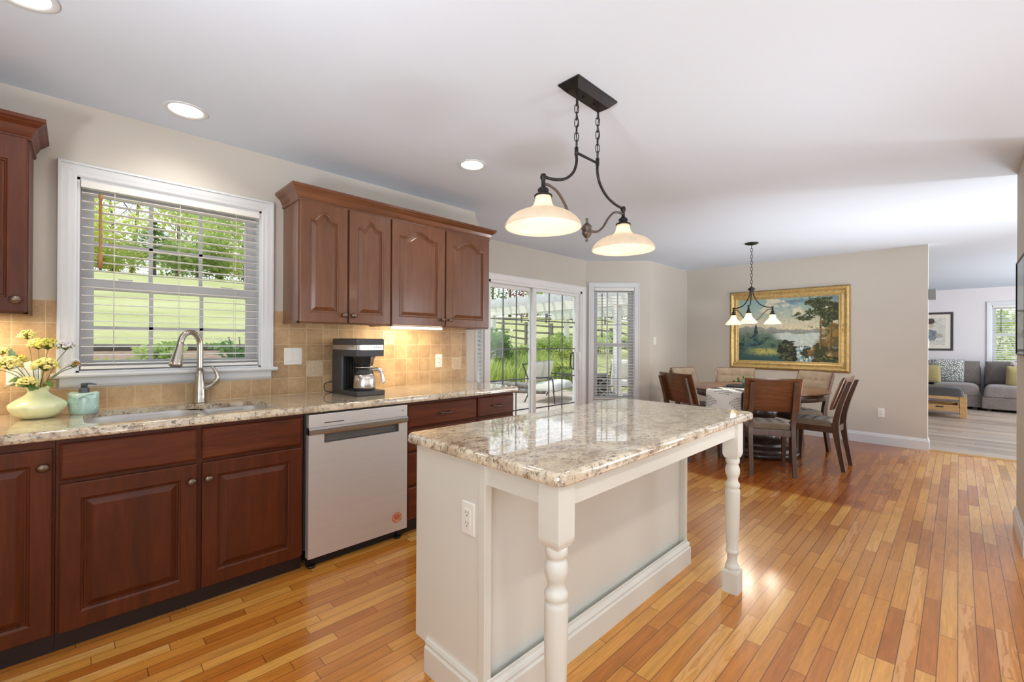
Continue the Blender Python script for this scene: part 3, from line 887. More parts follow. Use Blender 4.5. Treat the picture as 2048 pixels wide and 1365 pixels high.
for nm, lab, x0, x1 in (('drawer_cabinet', 'cherry drawer cabinet right of the stainless dishwasher', 1.566, 2.170), ('drawer_cabinet', 'narrow cherry drawer cabinet at the right end of the counter', 2.170, 2.566)):
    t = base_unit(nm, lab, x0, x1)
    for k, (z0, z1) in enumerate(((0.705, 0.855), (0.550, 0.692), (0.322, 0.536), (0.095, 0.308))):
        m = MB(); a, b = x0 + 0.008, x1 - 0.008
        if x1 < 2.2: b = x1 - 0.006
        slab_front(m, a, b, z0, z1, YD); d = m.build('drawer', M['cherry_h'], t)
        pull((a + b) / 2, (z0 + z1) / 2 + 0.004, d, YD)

# ---- dishwasher
M['pocket'] = plain('dark_grey_pocket', (104, 100, 96), 0.45, 0.3)
def dishwasher():
    x0, x1, y = 0.928, 1.552, 2.538
    t = thing('dishwasher', 'stainless steel dishwasher with recessed pocket handle and round orange sticker', 'dishwasher', ((x0 + x1) / 2, 2.85, 0))
    m = MB(); m.box(x0 - 0.012, x1 + 0.010, y + 0.045, 3.15, 0.10, 0.872); m.build('tub', M['black_gap'], t)
    m = MB(); m.box(x0 + 0.005, x1 - 0.005, 2.578, 2.598, 0.006, 0.10); m.build('kick_plate', M['black_gap'], t)
    for xx in (x0 + 0.03, x1 - 0.05):
        m = MB(); m.cyl((xx, 2.572, 0), (xx, 2.572, 0.10), 0.012, seg=12); m.cyl((xx, 2.572, 0), (xx, 2.572, 0.012), 0.022, seg=12); m.build('leg', M['black_gap'], t)
    # door skin with pocket handle opening
    zt, zs, zb = 0.866, 0.780, 0.062
    px0, px1, pz0, pz1 = x0 + 0.085, x1 - 0.062, 0.700, 0.752
    m = MB()
    m.box(x0, x1, y, y + 0.045, zb, pz0)
    m.box(x0, px0, y, y + 0.045, pz0, pz1); m.box(px1, x1, y, y + 0.045, pz0, pz1)
    m.box(px0, px1, y + 0.030, y + 0.045, pz0, pz1)
    door = m.build('door', M['steel'], t)
    m = MB(); m.box(px0, px1, y + 0.022, y + 0.0305, pz0, pz1); m.box(px0, px0 + 0.004, y + 0.002, y + 0.03, pz0, pz1); m.box(px1 - 0.004, px1, y + 0.002, y + 0.03, pz0, pz1); m.box(px0, px1, y + 0.002, y + 0.03, pz0, pz0 + 0.003)
    m.build('pocket_liner', M['pocket'], door)
    m = MB(); m.loft([[(x, yy, z) for yy, z in ((y + 0.045, zs - 0.028), (y - 0.004, zs - 0.028), (y - 0.010, zs - 0.020), (y - 0.010, zs + 0.002), (y - 0.002, zs + 0.012), (y + 0.045, zs + 0.012))] for x in (x0 - 0.001, x1 + 0.001)])
    m.build('handle_lip', M['chrome'], t)
    m = MB(); m.box(x0, x1, y, y + 0.045, zs + 0.012, zt); cp = m.build('control_panel', M['steel'], t, 0.003)
    m = MB(); m.box(x0 + 0.085, x0 + 0.20, y - 0.0012, y, 0.812, 0.817); m.build('vent_slot', M['slot'], cp)
    m = MB(); m.cyl((x1 - 0.035, y - 0.001, 0.832), (x1 - 0.035, y, 0.832), 0.004, seg=10); m.build('indicator', M['slot'], cp)
    cx, cz, r = 1.478, 0.148, 0.033
    s = MB(); s.cyl((cx, y - 0.0012, cz), (cx, y, cz), r, seg=36); st = s.build('sticker', M['sticker'], door)
    k = MB()
    k.tube([(cx + (r - 0.002) * cos(a), y - 0.0014, cz + (r - 0.002) * sin(a)) for a in [2 * pi * i / 36 for i in range(36)]], 0.0013, 5, closed=True)
    for zz, w in ((0.017, 0.016), (0.009, 0.022), (0.001, 0.022), (-0.006, 0.018)): k.box(cx - w, cx + w, y - 0.0018, y - 0.0011, cz + zz - 0.0019, cz + zz + 0.0019)
    for q in range(7): k.box(cx - 0.025 + q * 0.0076, cx - 0.025 + q * 0.0076 + 0.005, y - 0.0018, y - 0.0011, cz - 0.016, cz - 0.0125)
    k.build('sticker_print', M['sticker_ink'], st)
dishwasher()

# ---- counter with sink cut-out
def fillet(corners, n=6):
    out = []
    N = len(corners)
    for i in range(N):
        p, r = Vector(corners[i][:2]), corners[i][2]
        a = (Vector(corners[i - 1][:2]) - p).normalized(); b = (Vector(corners[(i + 1) % N][:2]) - p).normalized()
        ang = a.angle(b); d = r / math.tan(ang / 2)
        p0, p1 = p + a * d, p + b * d
        for k in range(n + 1):
            t = k / n
            out.append(tuple(p0 * (1 - t) ** 2 + p * 2 * t * (1 - t) + p1 * t * t))
    return out
def stone_slab(name, outer, z0, z1, rnd, hole=None, mat='granite'):
    """outer(d) gives the outline inset by d"""
    m = MB(); h = z1 - z0
    rings = []
    K = 5
    for i in range(K + 1):
        a = pi / 2 * i / K
        rings.append((rnd * 0.5 * (1 - sin(a)), z0 + rnd * 0.5 * (1 - cos(a))))
    for i in range(1, K + 1):
        a = pi / 2 * i / K
        rings.append((rnd * (1 - cos(a)), z1 - rnd * (1 - sin(a))))
    loops = [[(x, y, z) for x, y in outer(d)] for d, z in rings]
    m.loft(loops, True, True, False, True)
    if hole is None:
        n = len(loops[-1]); k = len(m.v) - n
        m.f.append(list(range(k, k + n))); m.sm.append(False); m.mi.append(0)
        return m.build(name, M[mat])
    me = m.build(name, M[mat])
    bm = bmesh.new(); bm.from_mesh(me.data)
    # drop the bottom cap so the bowls hang free, then fill the top between outline and hole
    for f in [f for f in bm.faces if len(f.verts) > 8]: bm.faces.remove(f)
    top_z = max(v.co.z for v in bm.verts)
    bedges = [e for e in bm.edges if e.is_boundary and all(abs(v.co.z - top_z) < 1e-6 for v in e.verts)]
    hv = [bm.verts.new((x, y, z1)) for x, y in hole]; hb = [bm.verts.new((x, y, z1 - 0.026)) for x, y in hole]
    nh = len(hv)
    he = [bm.edges.new((hv[i], hv[(i + 1) % nh])) for i in range(nh)]
    bmesh.ops.triangle_fill(bm, use_beauty=True, use_dissolve=False, edges=bedges + he, normal=(0, 0, 1))
    for i in range(nh): bm.faces.new((hv[i], hv[(i + 1) % nh], hb[(i + 1) % nh], hb[i]))
    bmesh.ops.recalc_face_normals(bm, faces=bm.faces)
    bm.to_mesh(me.data); bm.free()
    return me
CT = 0.918
HOLE = fillet([(0.030, 2.598, 0.12), (0.795, 2.598, 0.07), (0.795, 2.985, 0.09), (0.512, 2.985, 0.03), (0.478, 3.055, 0.06), (0.030, 3.055, 0.16)])
def counter_outline(d):
    return fillet([(-1.59, 2.530 + d, 0.004), (2.590 - d, 2.530 + d, max(0.004, 0.02 - d)), (2.590 - d, 3.166, 0.004), (-1.59, 3.166, 0.004)], 4)
o = stone_slab('countertop', counter_outline, 0.877, CT, 0.016, HOLE)
tag(o, 'long speckled beige granite countertop along the window wall with sink cut out', 'countertop')

def sink():
    t = thing('kitchen_sink', 'double bowl stainless undermount sink set in the granite below the window', 'sink', (0.41, 2.82, 0.70))
    bowls = (fillet([(0.025, 2.593, 0.125), (0.470, 2.593, 0.10), (0.470, 3.060, 0.10), (0.025, 3.060, 0.16)]), fillet([(0.500, 2.593, 0.08), (0.800, 2.593, 0.075), (0.800, 2.990, 0.09), (0.500, 2.990, 0.06)]))
    rim = MB()
    rim.box(0.466, 0.504, 2.60, 3.03, 0.868, 0.888)
    for (x0, x1, y0, y1) in ((0.0, 0.83, 2.580, 2.595), (0.0, 0.83, 3.058, 3.075), (-0.002, 0.027, 2.595, 3.058), (0.798, 0.83, 2.595, 3.058), (0.50, 0.83, 2.988, 3.058)):
        rim.box(x0, x1, y0, y1, 0.868, 0.8765)
    rim.build('rim', M['steel_sink'], t)
    for poly, dep in zip(bowls, (0.20, 0.16)):
        cx = sum(p[0] for p in poly) / len(poly); cy = sum(p[1] for p in poly) / len(poly)
        m = MB(); L = []
        for k, z in ((1.0, 0.8915), (0.985, 0.86), (0.955, 0.876 - dep * 0.85), (0.92, 0.876 - dep * 0.95), (0.86, 0.876 - dep), (0.12, 0.872 - dep)):
            L.append([(cx + (x - cx) * k, cy + (y - cy) * k, z) for x, y in poly])
        m.loft(L, True, False, True, True); m.open = True
        b = m.build('bowl', M['steel_sink'], t)
        dr = MB(); dr.lathe([(0.042, 0), (0.042, 0.003), (0.034, 0.003), (0.028, -0.002), (0.001, -0.002)], (cx, cy, 0.8745 - dep), 24)
        dr.build('drain', M['chrome'], b)
sink()

def faucet():
    bx, by = 0.520, 3.105
    t = thing('kitchen_faucet', 'brushed nickel gooseneck pull down faucet behind the sink', 'faucet', (bx, by, CT))
    m = MB(); m.lathe([(0.034, 0), (0.035, 0.007), (0.0325, 0.012), (0.0325, 0.05), (0.031, 0.09), (0.026, 0.125), (0.0205, 0.160), (0.0175, 0.185)], (bx, by, CT), 28)
    body = m.build('body', M['nickel'], t)
    dx, dy = -0.80, -0.60
    R = 0.066
    pts = [(bx, by, CT + 0.18), (bx, by, CT + 0.27), (bx, by, CT + 0.310)]
    for i in range(1, 11):
        a = pi * 0.93 * i / 10
        pts.append((bx + dx * R * (1 - cos(a)), by + dy * R * (1 - cos(a)), CT + 0.328 + R * 1.22 * sin(a)))
    m = MB(); m.tube(catmull(pts, 3), 0.0160, 16); m.build('gooseneck', M['nickel'], t)
    e = Vector(pts[-1]); q = Vector((dx * 0.22, dy * 0.22, -0.95)).normalized()
    m = MB(); m.tube([e - q * 0.004, e + q * 0.01, e + q * 0.03, e + q * 0.075, e + q * 0.115, e + q * 0.128, e + q * 0.13], [0.0165, 0.0168, 0.018, 0.0245, 0.0315, 0.0318, 0.027], 20)
    sp = m.build('spray_head', M['nickel'], t)
    m = MB(); m.cyl(e + q * 0.129, e + q * 0.1325, 0.025, seg=18); m.build('spray_face', M['charcoal'], sp)
    hx, hy = 0.86, -0.50
    hp = [(0.0, 0.082), (0.035, 0.090), (0.065, 0.105), (0.088, 0.130), (0.090, 0.160), (0.078, 0.188), (0.060, 0.210)]
    m = MB(); m.tube(catmull([(bx + hx * a, by + hy * a, CT + z) for a, z in hp], 5), [0.021] * 4 + [0.020, 0.0195, 0.019, 0.018, 0.017, 0.0165, 0.0155] + [0.015 - 0.0004 * i for i in range(20)], 14)
    m.build('handle', M['nickel'], t)
faucet()

# ---- wall cabinets
def crown(mb, path, z0=2.155, z1=2.252, p=0.052):
    prof = [(0.0, z0), (0.008, z0 + 0.002), (0.010, z0 + 0.016), (0.006, z0 + 0.020), (0.014, z0 + 0.034), (0.024, z0 + 0.056), (0.040, z0 + 0.070), (0.044, z0 + 0.076), (p, z0 + 0.082), (p, z1), (0, z1)]
    P = [Vector((a, b, 0)) for a, b in path]; loops = []
    for i, q in enumerate(P):
        d0 = (q - P[i - 1]).normalized() if i else None
        d1 = (P[i + 1] - q).normalized() if i < len(P) - 1 else None
        n0 = Vector((d0.y, -d0.x, 0)) if d0 else None; n1 = Vector((d1.y, -d1.x, 0)) if d1 else None
        nn = n0 or n1
        if n0 and n1:
            nn = (n0 + n1).normalized(); nn = nn / nn.dot(n0)
        loops.append([q + nn * a + Vector((0, 0, z)) for a, z in prof])
    mb.loft(loops, True, True, True)
UY = 2.87
def wall_unit(label, x0, x1, doors, knobs, mat='cherry_lit', group='cherry wall cabinets'):
    t = thing('wall_cabinet', label, 'cabinet', ((x0 + x1) / 2, 3.02, 1.39), group=group)
    m = MB(); m.box(x0, x1, UY + 0.02, 3.166, 1.405, 2.20); m.box(x0, x1, UY + 0.02, UY + 0.04, 1.392, 1.405)
    m.box(x0, x0 + 0.016, UY + 0.02, 3.166, 1.392, 1.405); m.box(x1 - 0.016, x1, UY + 0.02, 3.166, 1.392, 1.405)
    m.build('carcass', M[mat], t, 0.001)
    for (a, b), kx in zip(doors, knobs):
        m = MB(); panel_door(m, a, b, 1.398, 2.162, UY, stile=0.058, rail=0.062, top=0.105, A=0.052)
        d = m.build('door', M[mat], t); knob((kx, 1.452), d, UY)
    return t
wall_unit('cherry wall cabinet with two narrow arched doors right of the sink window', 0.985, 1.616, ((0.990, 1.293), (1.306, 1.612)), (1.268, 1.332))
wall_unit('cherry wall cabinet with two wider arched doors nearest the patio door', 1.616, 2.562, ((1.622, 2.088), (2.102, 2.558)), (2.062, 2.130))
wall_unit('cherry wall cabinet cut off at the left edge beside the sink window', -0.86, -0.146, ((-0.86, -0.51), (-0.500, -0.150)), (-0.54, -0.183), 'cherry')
m = MB(); crown(m, [(0.985, 3.166), (0.985, UY + 0.02), (2.562, UY + 0.02), (2.562, 3.166)])
tag(m.build('crown_molding', M['cherry_lit_h']), 'long cherry crown molding on top of the four door wall cabinets', 'molding', 'cherry crown moldings')
m = MB(); crown(m, [(-0.86, 3.166), (-0.86, UY + 0.02), (-0.146, UY + 0.02), (-0.146, 3.166)])
tag(m.build('crown_molding', M['cherry_h']), 'short cherry crown molding on the cabinet at the left edge', 'molding', 'cherry crown moldings')
t = thing('under_cabinet_light', 'lit strip light under the wall cabinet right of the coffee maker', 'light', (1.86, 2.92, 1.39))
m = MB(); m.box(1.645, 2.083, 2.893, 2.935, 1.388, 1.404); m.build('housing', M['vinyl'], t)
m = MB(); m.box(1.652, 2.076, 2.889, 2.928, 1.374, 1.388); m.build('diffuser', M['led'], t)
add_light('strip_lamp', 'AREA', (1.86, 2.925, 1.372), 3.2, (1.0, 0.82, 0.55), (0, 0.5, -1), 0.42, 0.03, 'RECTANGLE', parent=t)
t = thing('under_cabinet_light', 'strip light under the wall cabinet at the left edge above the vase', 'light', (-0.4, 2.96, 1.39))
m = MB(); m.box(-0.70, -0.30, 2.97, 3.01, 1.390, 1.404); m.build('housing', M['vinyl'], t)
m = MB(); m.box(-0.69, -0.31, 2.972, 3.008, 1.384, 1.390); m.build('diffuser', M['led'], t)
add_light('strip_lamp', 'AREA', (-0.45, 2.99, 1.38), 4.0, (1.0, 0.80, 0.5), (0, 0.1, -1), 0.4, 0.03, 'RECTANGLE', parent=t)

# ---- outlets and switches
def plate_thing(name, label, cat, Mx, u, z, kind, gangs=1, group=None):
    """local wall frame, y<0 into the room"""
    w, h = 0.070 * gangs * (1 if gangs == 1 else 0.82), 0.114
    t = thing(name, label, cat, Mx @ Vector((u, 0, z)), group=group)
    m = MB(Mx); m.loft([[(a, y, b) for a, b in rrect(u - w / 2 + i, u + w / 2 - i, z - h / 2 + i, z + h / 2 - i, 0.004, 2)] for i, y in ((0, 0), (0, -0.003), (0.003, -0.006))])
    pl = m.build('plate', M['plate'], t)
    for g in range(gangs):
        cx = u + (g - (gangs - 1) / 2) * 0.046
        m = MB(Mx); m.box(cx - 0.0165, cx + 0.0165, -0.0085, -0.005, z - 0.034, z + 0.034)
        if kind == 'switch': m.loft([[(cx - 0.014, -0.0085, z - 0.031), (cx + 0.014, -0.0085, z - 0.031), (cx + 0.014, -0.0085, z + 0.031), (cx - 0.014, -0.0085, z + 0.031)], [(cx - 0.014, -0.0125, z - 0.030), (cx + 0.014, -0.0125, z - 0.030), (cx + 0.014, -0.009, z + 0.030), (cx - 0.014, -0.009, z + 0.030)]])
        r = m.build('rocker' if kind == 'switch' else 'receptacle', M['plate'], t, 0.001)
        if kind == 'outlet':
            for dz in (-0.018, 0.018):
                s = MB(Mx)
                for dx in (-0.0065, 0.0065): s.box(cx + dx - 0.0012, cx + dx + 0.0012, -0.0089, -0.0084, z + dz - 0.001, z + dz + 0.008)
                s.cyl((cx, -0.0089, z + dz - 0.007), (cx, -0.0084, z + dz - 0.007), 0.0026, seg=10)
                s.build('socket', M['slot'], r)
    return t
FT = frame((0, 3.168), (1, 0))
plate_thing('light_switch', 'double rocker light switch on the tile right of the sink window', 'light switch', FT, 1.052, 1.176, 'switch', 2, 'wall switches')
plate_thing('wall_outlet', 'white outlet on the tan tile right of the coffee maker', 'outlet', FT, 2.243, 1.115, 'outlet', 1, 'wall outlets')
plate_thing('light_switch', 'wide switch plate behind the yellow flowers on the tile', 'light switch', FT, -0.172, 1.118, 'switch', 2, 'wall switches')
FN = frame((0, 3.21), (1, 0))
plate_thing('light_switch', 'single light switch on the short wall right of the narrow blind', 'light switch', FN, 6.19, 1.31, 'switch', 1, 'wall switches')
plate_thing('wall_outlet', 'low outlet on the short wall behind the leftmost dining chair', 'outlet', FN, 6.42, 0.36, 'outlet', 1, 'wall outlets')
FD = frame((XP, 0), (0, -1))
plate_thing('wall_outlet', 'low white outlet on the wall below the right end of the painting', 'outlet', FD, -0.695, 0.405, 'outlet', 1, 'wall outlets')
FE = frame((XP + 0.0, 0.262), (1, 0)); FE = Matrix(((-1, 0, 0, XP + 0.15), (0, 1, 0, 0.262), (0, 0, 1, 0), (0, 0, 0, 1)))
plate_thing('light_switch', 'light switch on the wall end facing the living room opening', 'light switch', Matrix(((1, 0, 0, 0), (0, 1, 0, 0.262), (0, 0, 1, 0), (0, 0, 0, 1))), XP + 0.075, 1.29, 'switch', 1, 'wall switches')

# ---- island
IX0, IX1, IY0, IY1 = 0.945, 2.585, 0.765, 1.565
def island():
    t = thing('kitchen_island', 'cream painted kitchen island with two turned legs on the seating side', 'island', (1.76, 1.2, 0))
    bx0, bx1, by0, by1 = 0.990, 2.530, 1.110, 1.540
    m = MB()
    m.box(bx0 + 0.004, bx1 - 0.004, by0 + 0.028, by1 - 0.012, 0.10, 0.876)
    m.box(bx0 + 0.004, bx1 - 0.004, by0 + 0.028, by1 - 0.08, 0.0, 0.10)
    m.build('body', M['island'], t)
    m = MB(); m.box(bx0 - 0.004, bx0 + 0.016, by0 + 0.028, by1, 0.10, 0.876); m.build('end_panel', M['island'], t, 0.0015)
    m = MB(); m.box(bx1 - 0.016, bx1 + 0.004, by0 + 0.028, by1, 0.10, 0.876); m.build('end_panel', M['island'], t, 0.0015)
    for x in (bx0 + 0.002, bx1 - 0.002):
        m = MB(); m.box(x - 0.016, x + 0.016, by0, by0 + 0.032, 0.0, 0.876); m.build('corner_post', M['island'], t, 0.003)
    # base moulding around three sides
    pr = [(0, 0), (0.020, 0), (0.020, 0.095), (0.014, 0.102), (0.014, 0.108), (0.017, 0.114), (0.012, 0.124), (0.006, 0.130), (0.004, 0.140), (0, 0.142)]
    path = [(bx0, by1 - 0.085, -1, 0), (bx0, by0, -1, -1), (bx1, by0, 1, -1), (bx1, by1 - 0.085, 1, 0)]
    m = MB(); m.loft([[(x + dx * a, y + dy * a, z) for a, z in pr] for x, y, dx, dy in path], True, True, True)
    m.build('base_moulding', M['island'], t)
    # aprons
    m = MB(); m.box(1.035, 2.395, 0.800, 0.822, 0.800, 0.876); m.build('apron', M['island'], t, 0.001)
    for x in (0.985, 2.425):
        m = MB(); m.box(x, x + 0.022, 0.855, by0 + 0.002, 0.800, 0.876); m.build('apron', M['island'], t, 0.001)
    # turned legs
    prof = [(0.0310, 0.690), (0.0330, 0.684), (0.0335, 0.672), (0.0315, 0.662), (0.0260, 0.656), (0.0285, 0.650), (0.0340, 0.636), (0.0350, 0.622), (0.0335, 0.606), (0.0290, 0.594), (0.0255, 0.584), (0.0255, 0.572), (0.0300, 0.562), (0.0345, 0.556), (0.0350, 0.546), (0.0330, 0.538), (0.0300, 0.533), (0.0345, 0.526), (0.0355, 0.515), (0.0350, 0.46), (0.0335, 0.36), (0.0300, 0.27), (0.0265, 0.222), (0.0280, 0.216), (0.0310, 0.211), (0.0310, 0.202), (0.0280, 0.196), (0.0240, 0.190), (0.0238, 0.160), (0.0270, 0.142), (0.0330, 0.134), (0.0345, 0.124), (0.0330, 0.116)]
    for cx, cy in ((1.000, 0.822), (2.425, 0.822)):
        h = 0.0375
        m = MB()
        m.box(cx - h, cx + h, cy - h, cy + h, 0.715, 0.876)
        m.loft([[(cx + sx * a, cy + sy * a, z) for sx, sy in ((-1, -1), (1, -1), (1, 1), (-1, 1))] for a, z in ((h, 0.715), (h * 0.96, 0.706), (h * 0.8, 0.690))], True, False, True)
        m.lathe([(r, z) for r, z in reversed(prof)], (cx, cy, 0), 32)
        m.box(cx - h, cx + h, cy - h, cy + h, 0.0, 0.105)
        m.loft([[(cx + sx * a, cy + sy * a, z) for sx, sy in ((-1, -1), (1, -1), (1, 1), (-1, 1))] for a, z in ((h, 0.105), (h * 0.86, 0.118))], True, False, True)
        m.build('leg', M['island'], t)
island()
def isl_out(d): return rrect(IX0 + d, IX1 - d, IY0 + d, IY1 - d, max(0.008, 0.035 - d), 6)
o = stone_slab('island_countertop', isl_out, 0.8765, 0.915, 0.016)
tag(o, 'glossy speckled granite slab on top of the cream island', 'countertop')
FI = frame((0.986, 0), (0, -1))
plate_thing('wall_outlet', 'white outlet on the near end panel of the cream island', 'outlet', FI, -1.207, 0.662, 'outlet', 1, 'wall outlets')
# ------------------------------------------------------------------ island pendant
def link_loop(c, h, w, ang, n=14):
    pts = []
    for i in range(n):
        a = 2 * pi * i / n
        x = w * cos(a); z = (h - w) * (1 if sin(a) > 0.02 else (-1 if sin(a) < -0.02 else 0)) * min(1, abs(sin(a)) * 3) + w * sin(a)
        pts.append((c[0] + x * cos(ang), c[1] + x * sin(ang), c[2] + z))
    return pts
def chain(mb, x, y, z0, z1, h=0.021, w=0.0095, r=0.0022, ang0=0.9):
    pitch = 2 * (h - r * 2.2); n = max(2, int(round((z1 - z0) / pitch))); pitch = (z1 - z0) / n
    for i in range(n):
        z = z0 + pitch * (i + 0.5)
        mb.tube(link_loop((x, y, z), pitch / 2 + r * 1.6, w, ang0 + (pi / 2 if i % 2 else 0)), r, 6, closed=True)
BELL = [(0.032, 0.122), (0.034, 0.112), (0.036, 0.095), (0.042, 0.078), (0.054, 0.064), (0.072, 0.056), (0.098, 0.047), (0.125, 0.034), (0.147, 0.016), (0.160, -0.002), (0.166, -0.018)]
def bell(mb, c, prof, th=0.004, seg=44):
    inner = [(max(0.001, r - th), z - th * 0.4) for r, z in prof]
    mb.lathe(list(prof) + [(prof[-1][0] - th * 0.5, prof[-1][1] - th * 0.6)] + inner[::-1], c, seg, cap=False)
def bulb(c, parent, r=0.030, energy=8, col=(1.0, 0.88, 0.70)):
    m = MB(); m.lathe([(0.012, 0.05), (0.013, 0.03), (0.018, 0.015), (r * 0.9, 0.004), (r, -0.012), (r * 0.9, -0.028), (r * 0.5, -0.040), (0.001, -0.043)], c, 20)
    b = m.build('bulb', M['bulb'], parent)
    add_light('bulb_lamp', 'POINT', (c[0], c[1], c[2] - 0.062), energy, col, soft=0.03, parent=parent)
    return b
def holder(mb, c):
    mb.lathe([(0.0005, 0.075), (0.010, 0.073), (0.0135, 0.064), (0.0135, 0.055), (0.009, 0.046), (0.0085, 0.026), (0.011, 0.016), (0.021, 0.010), (0.025, 0.002), (0.022, -0.008), (0.028, -0.014), (0.038, -0.018), (0.040, -0.024), (0.0005, -0.026)], c, 24)
def pendant():
    Y = 1.265
    t = thing('island_pendant_light', 'bronze two light pendant with cream glass bell shades hanging above the island', 'pendant light', (1.763, Y, ZC))
    m = MB()
    m.loft([[(1.765 + sx * a, Y + sy * b, z) for sx, sy in ((-1, -1), (1, -1), (1, 1), (-1, 1))] for a, b, z in ((0.160, 0.060, ZC - 0.001), (0.160, 0.060, ZC - 0.008), (0.154, 0.054, ZC - 0.014), (0.150, 0.050, ZC - 0.018), (0.130, 0.034, ZC - 0.036), (0.128, 0.032, ZC - 0.038))])
    for dx in (-0.045, 0.045): m.cyl((1.765 + dx, Y, ZC - 0.052), (1.765 + dx, Y, ZC - 0.036), 0.005, seg=10)
    m.build('canopy', M['bronze'], t)
    for x in (1.671, 1.843):
        m = MB(); chain(m, x, Y, 2.196, 2.428)
        m.tube(link_loop((x, Y, 2.436), 0.013, 0.009, 0.2), 0.0025, 6, closed=True)
        m.build('chain', M['bronze'], t)
        m = MB(); m.tube(catmull([(x + 0.004, Y, 2.44), (x + 0.010, Y, 2.40), (x + 0.003, Y, 2.36), (x + 0.012, Y, 2.32), (x - 0.004, Y, 2.27), (x + 0.006, Y, 2.22), (x, Y, 2.19)], 5), 0.0024, 6)
        m.build('cord', M['bronze'], t)
    m = MB(); m.cyl((1.671, Y, 2.172), (1.843, Y, 2.172), 0.006, seg=12)
    for x in (1.671, 1.843): m.cyl((x, Y, 2.16), (x, Y, 2.196), 0.009, seg=12)
    m.build('crossbar', M['bronze'], t)
    hub = (1.757, Y, 1.824)
    for s, x0, hx in ((-1, 1.671, 1.437), (1, 1.843, 2.084)):
        zz = 2.000
        m = MB(); m.tube(catmull([(x0, Y, 2.165), (x0 - 0.004 * -s * 0, Y, 2.125), (x0 + s * 0.022, Y, 2.075), (x0 + s * 0.078, Y, 2.030), (x0 + s * 0.150, Y, 2.006), (hx - s * 0.012, Y, zz - 0.003)], 6), 0.0068, 10)
        m.build('upper_arm', M['bronze'], t)
        m = MB(); m.tube(catmull([(hx - s * 0.006, Y, 1.968), (hx - s * 0.045, Y, 1.968), (hx - s * 0.095, Y, 1.955), (hx - s * 0.145, Y, 1.915), (hx - s * 0.185, Y, 1.868), (hx - s * 0.230, Y, 1.836), (hx - s * 0.268, Y, 1.826), (hub[0] + s * 0.012, Y, 1.826)], 5), 0.006, 10)
        m.build('lower_arm', M['bronze_w'], t)
        m = MB(); holder(m, (hx, Y, 1.935)); m.build('socket_cup', M['bronze'], t)
        m = MB(); bell(m, (hx, Y, 1.795), BELL); m.build('glass_shade', M['shade'], t)
        bulb((hx, Y, 1.868), t, 0.032, 2.3)
    m = MB(); m.lathe([(0.0005, 0.058), (0.006, 0.056), (0.0075, 0.050), (0.004, 0.042), (0.005, 0.036), (0.012, 0.030), (0.020, 0.022), (0.024, 0.014), (0.025, 0.010), (0.0235, 0.007), (0.0235, -0.012), (0.025, -0.015), (0.020, -0.026), (0.011, -0.036), (0.005, -0.042), (0.008, -0.050), (0.005, -0.056), (0.0005, -0.058)], hub, 26)
    m.build('hub', M['bronze_w'], t)
pendant()

def chandelier():
    cx, cy = 5.80, 1.76
    t = thing('dining_chandelier', 'small bronze chandelier with three glowing white glass shades over the dining table', 'chandelier', (cx, cy, ZC))
    m = MB(); m.lathe([(0.075, -0.001), (0.076, -0.006), (0.060, -0.016), (0.030, -0.024), (0.008, -0.030), (0.0005, -0.031)], (cx, cy, ZC), 28); m.build('canopy', M['bronze'], t)
    m = MB(); chain(m, cx, cy, 1.965, 2.462, 0.026, 0.011, 0.0028, 0.4); m.build('chain', M['bronze'], t)
    m = MB(); m.lathe([(0.0005, 0.02), (0.010, 0.018), (0.014, 0.008), (0.034, 0.0), (0.040, -0.010), (0.036, -0.024), (0.030, -0.028), (0.0005, -0.030)], (cx, cy, 1.947), 8); m.build('top_cap', M['bronze'], t)
    vx, vy = -0.955, -0.295
    base = atan2(vy, vx) - 0.12
    prof = [(0.026, 0.095), (0.030, 0.086), (0.032, 0.070), (0.040, 0.050), (0.056, 0.030), (0.074, 0.012), (0.086, -0.004), (0.092, -0.018)]
    for k in range(3):
        a = base + k * 2 * pi / 3; dx, dy = cos(a), sin(a); R = 0.245
        P = lambda r, z: (cx + dx * r, cy + dy * r, z)
        m = MB(); m.tube(catmull([P(0.018, 1.93), P(0.022, 1.88), P(0.045, 1.82), P(0.095, 1.755), P(0.165, 1.722), P(R - 0.006, 1.716)], 5), 0.0065, 8); m.build('upper_arm', M['bronze'], t)
        m = MB(); m.tube(catmull([P(R - 0.004, 1.690), P(R - 0.05, 1.690), P(R - 0.105, 1.640), P(R - 0.16, 1.575), P(0.045, 1.560), P(0.0, 1.562)], 5), 0.006, 8); m.build('lower_arm', M['bronze_w'], t)
        m = MB(); m.lathe([(0.0005, 0.105), (0.012, 0.103), (0.014, 0.095), (0.010, 0.085), (0.010, 0.055), (0.020, 0.042), (0.014, 0.032), (0.030, 0.018), (0.032, 0.008), (0.0005, 0.006)], P(R, 1.622), 20); m.build('socket_cup', M['bronze'], t)
        m = MB(); bell(m, P(R, 1.535), prof, 0.004, 36); m.build('glass_shade', M['shade_lit'], t)
        bulb(P(R, 1.585), t, 0.024, 9.0)
    m = MB(); m.lathe([(0.0005, 0.055), (0.007, 0.052), (0.005, 0.040), (0.016, 0.026), (0.022, 0.012), (0.022, -0.008), (0.014, -0.026), (0.005, -0.036), (0.008, -0.046), (0.0005, -0.052)], (cx, cy, 1.562), 20); m.build('hub', M['bronze_w'], t)
M['shade_lit'] = shade_glass('white_alabaster_glass', (255, 248, 238), 0.75)
chandelier()

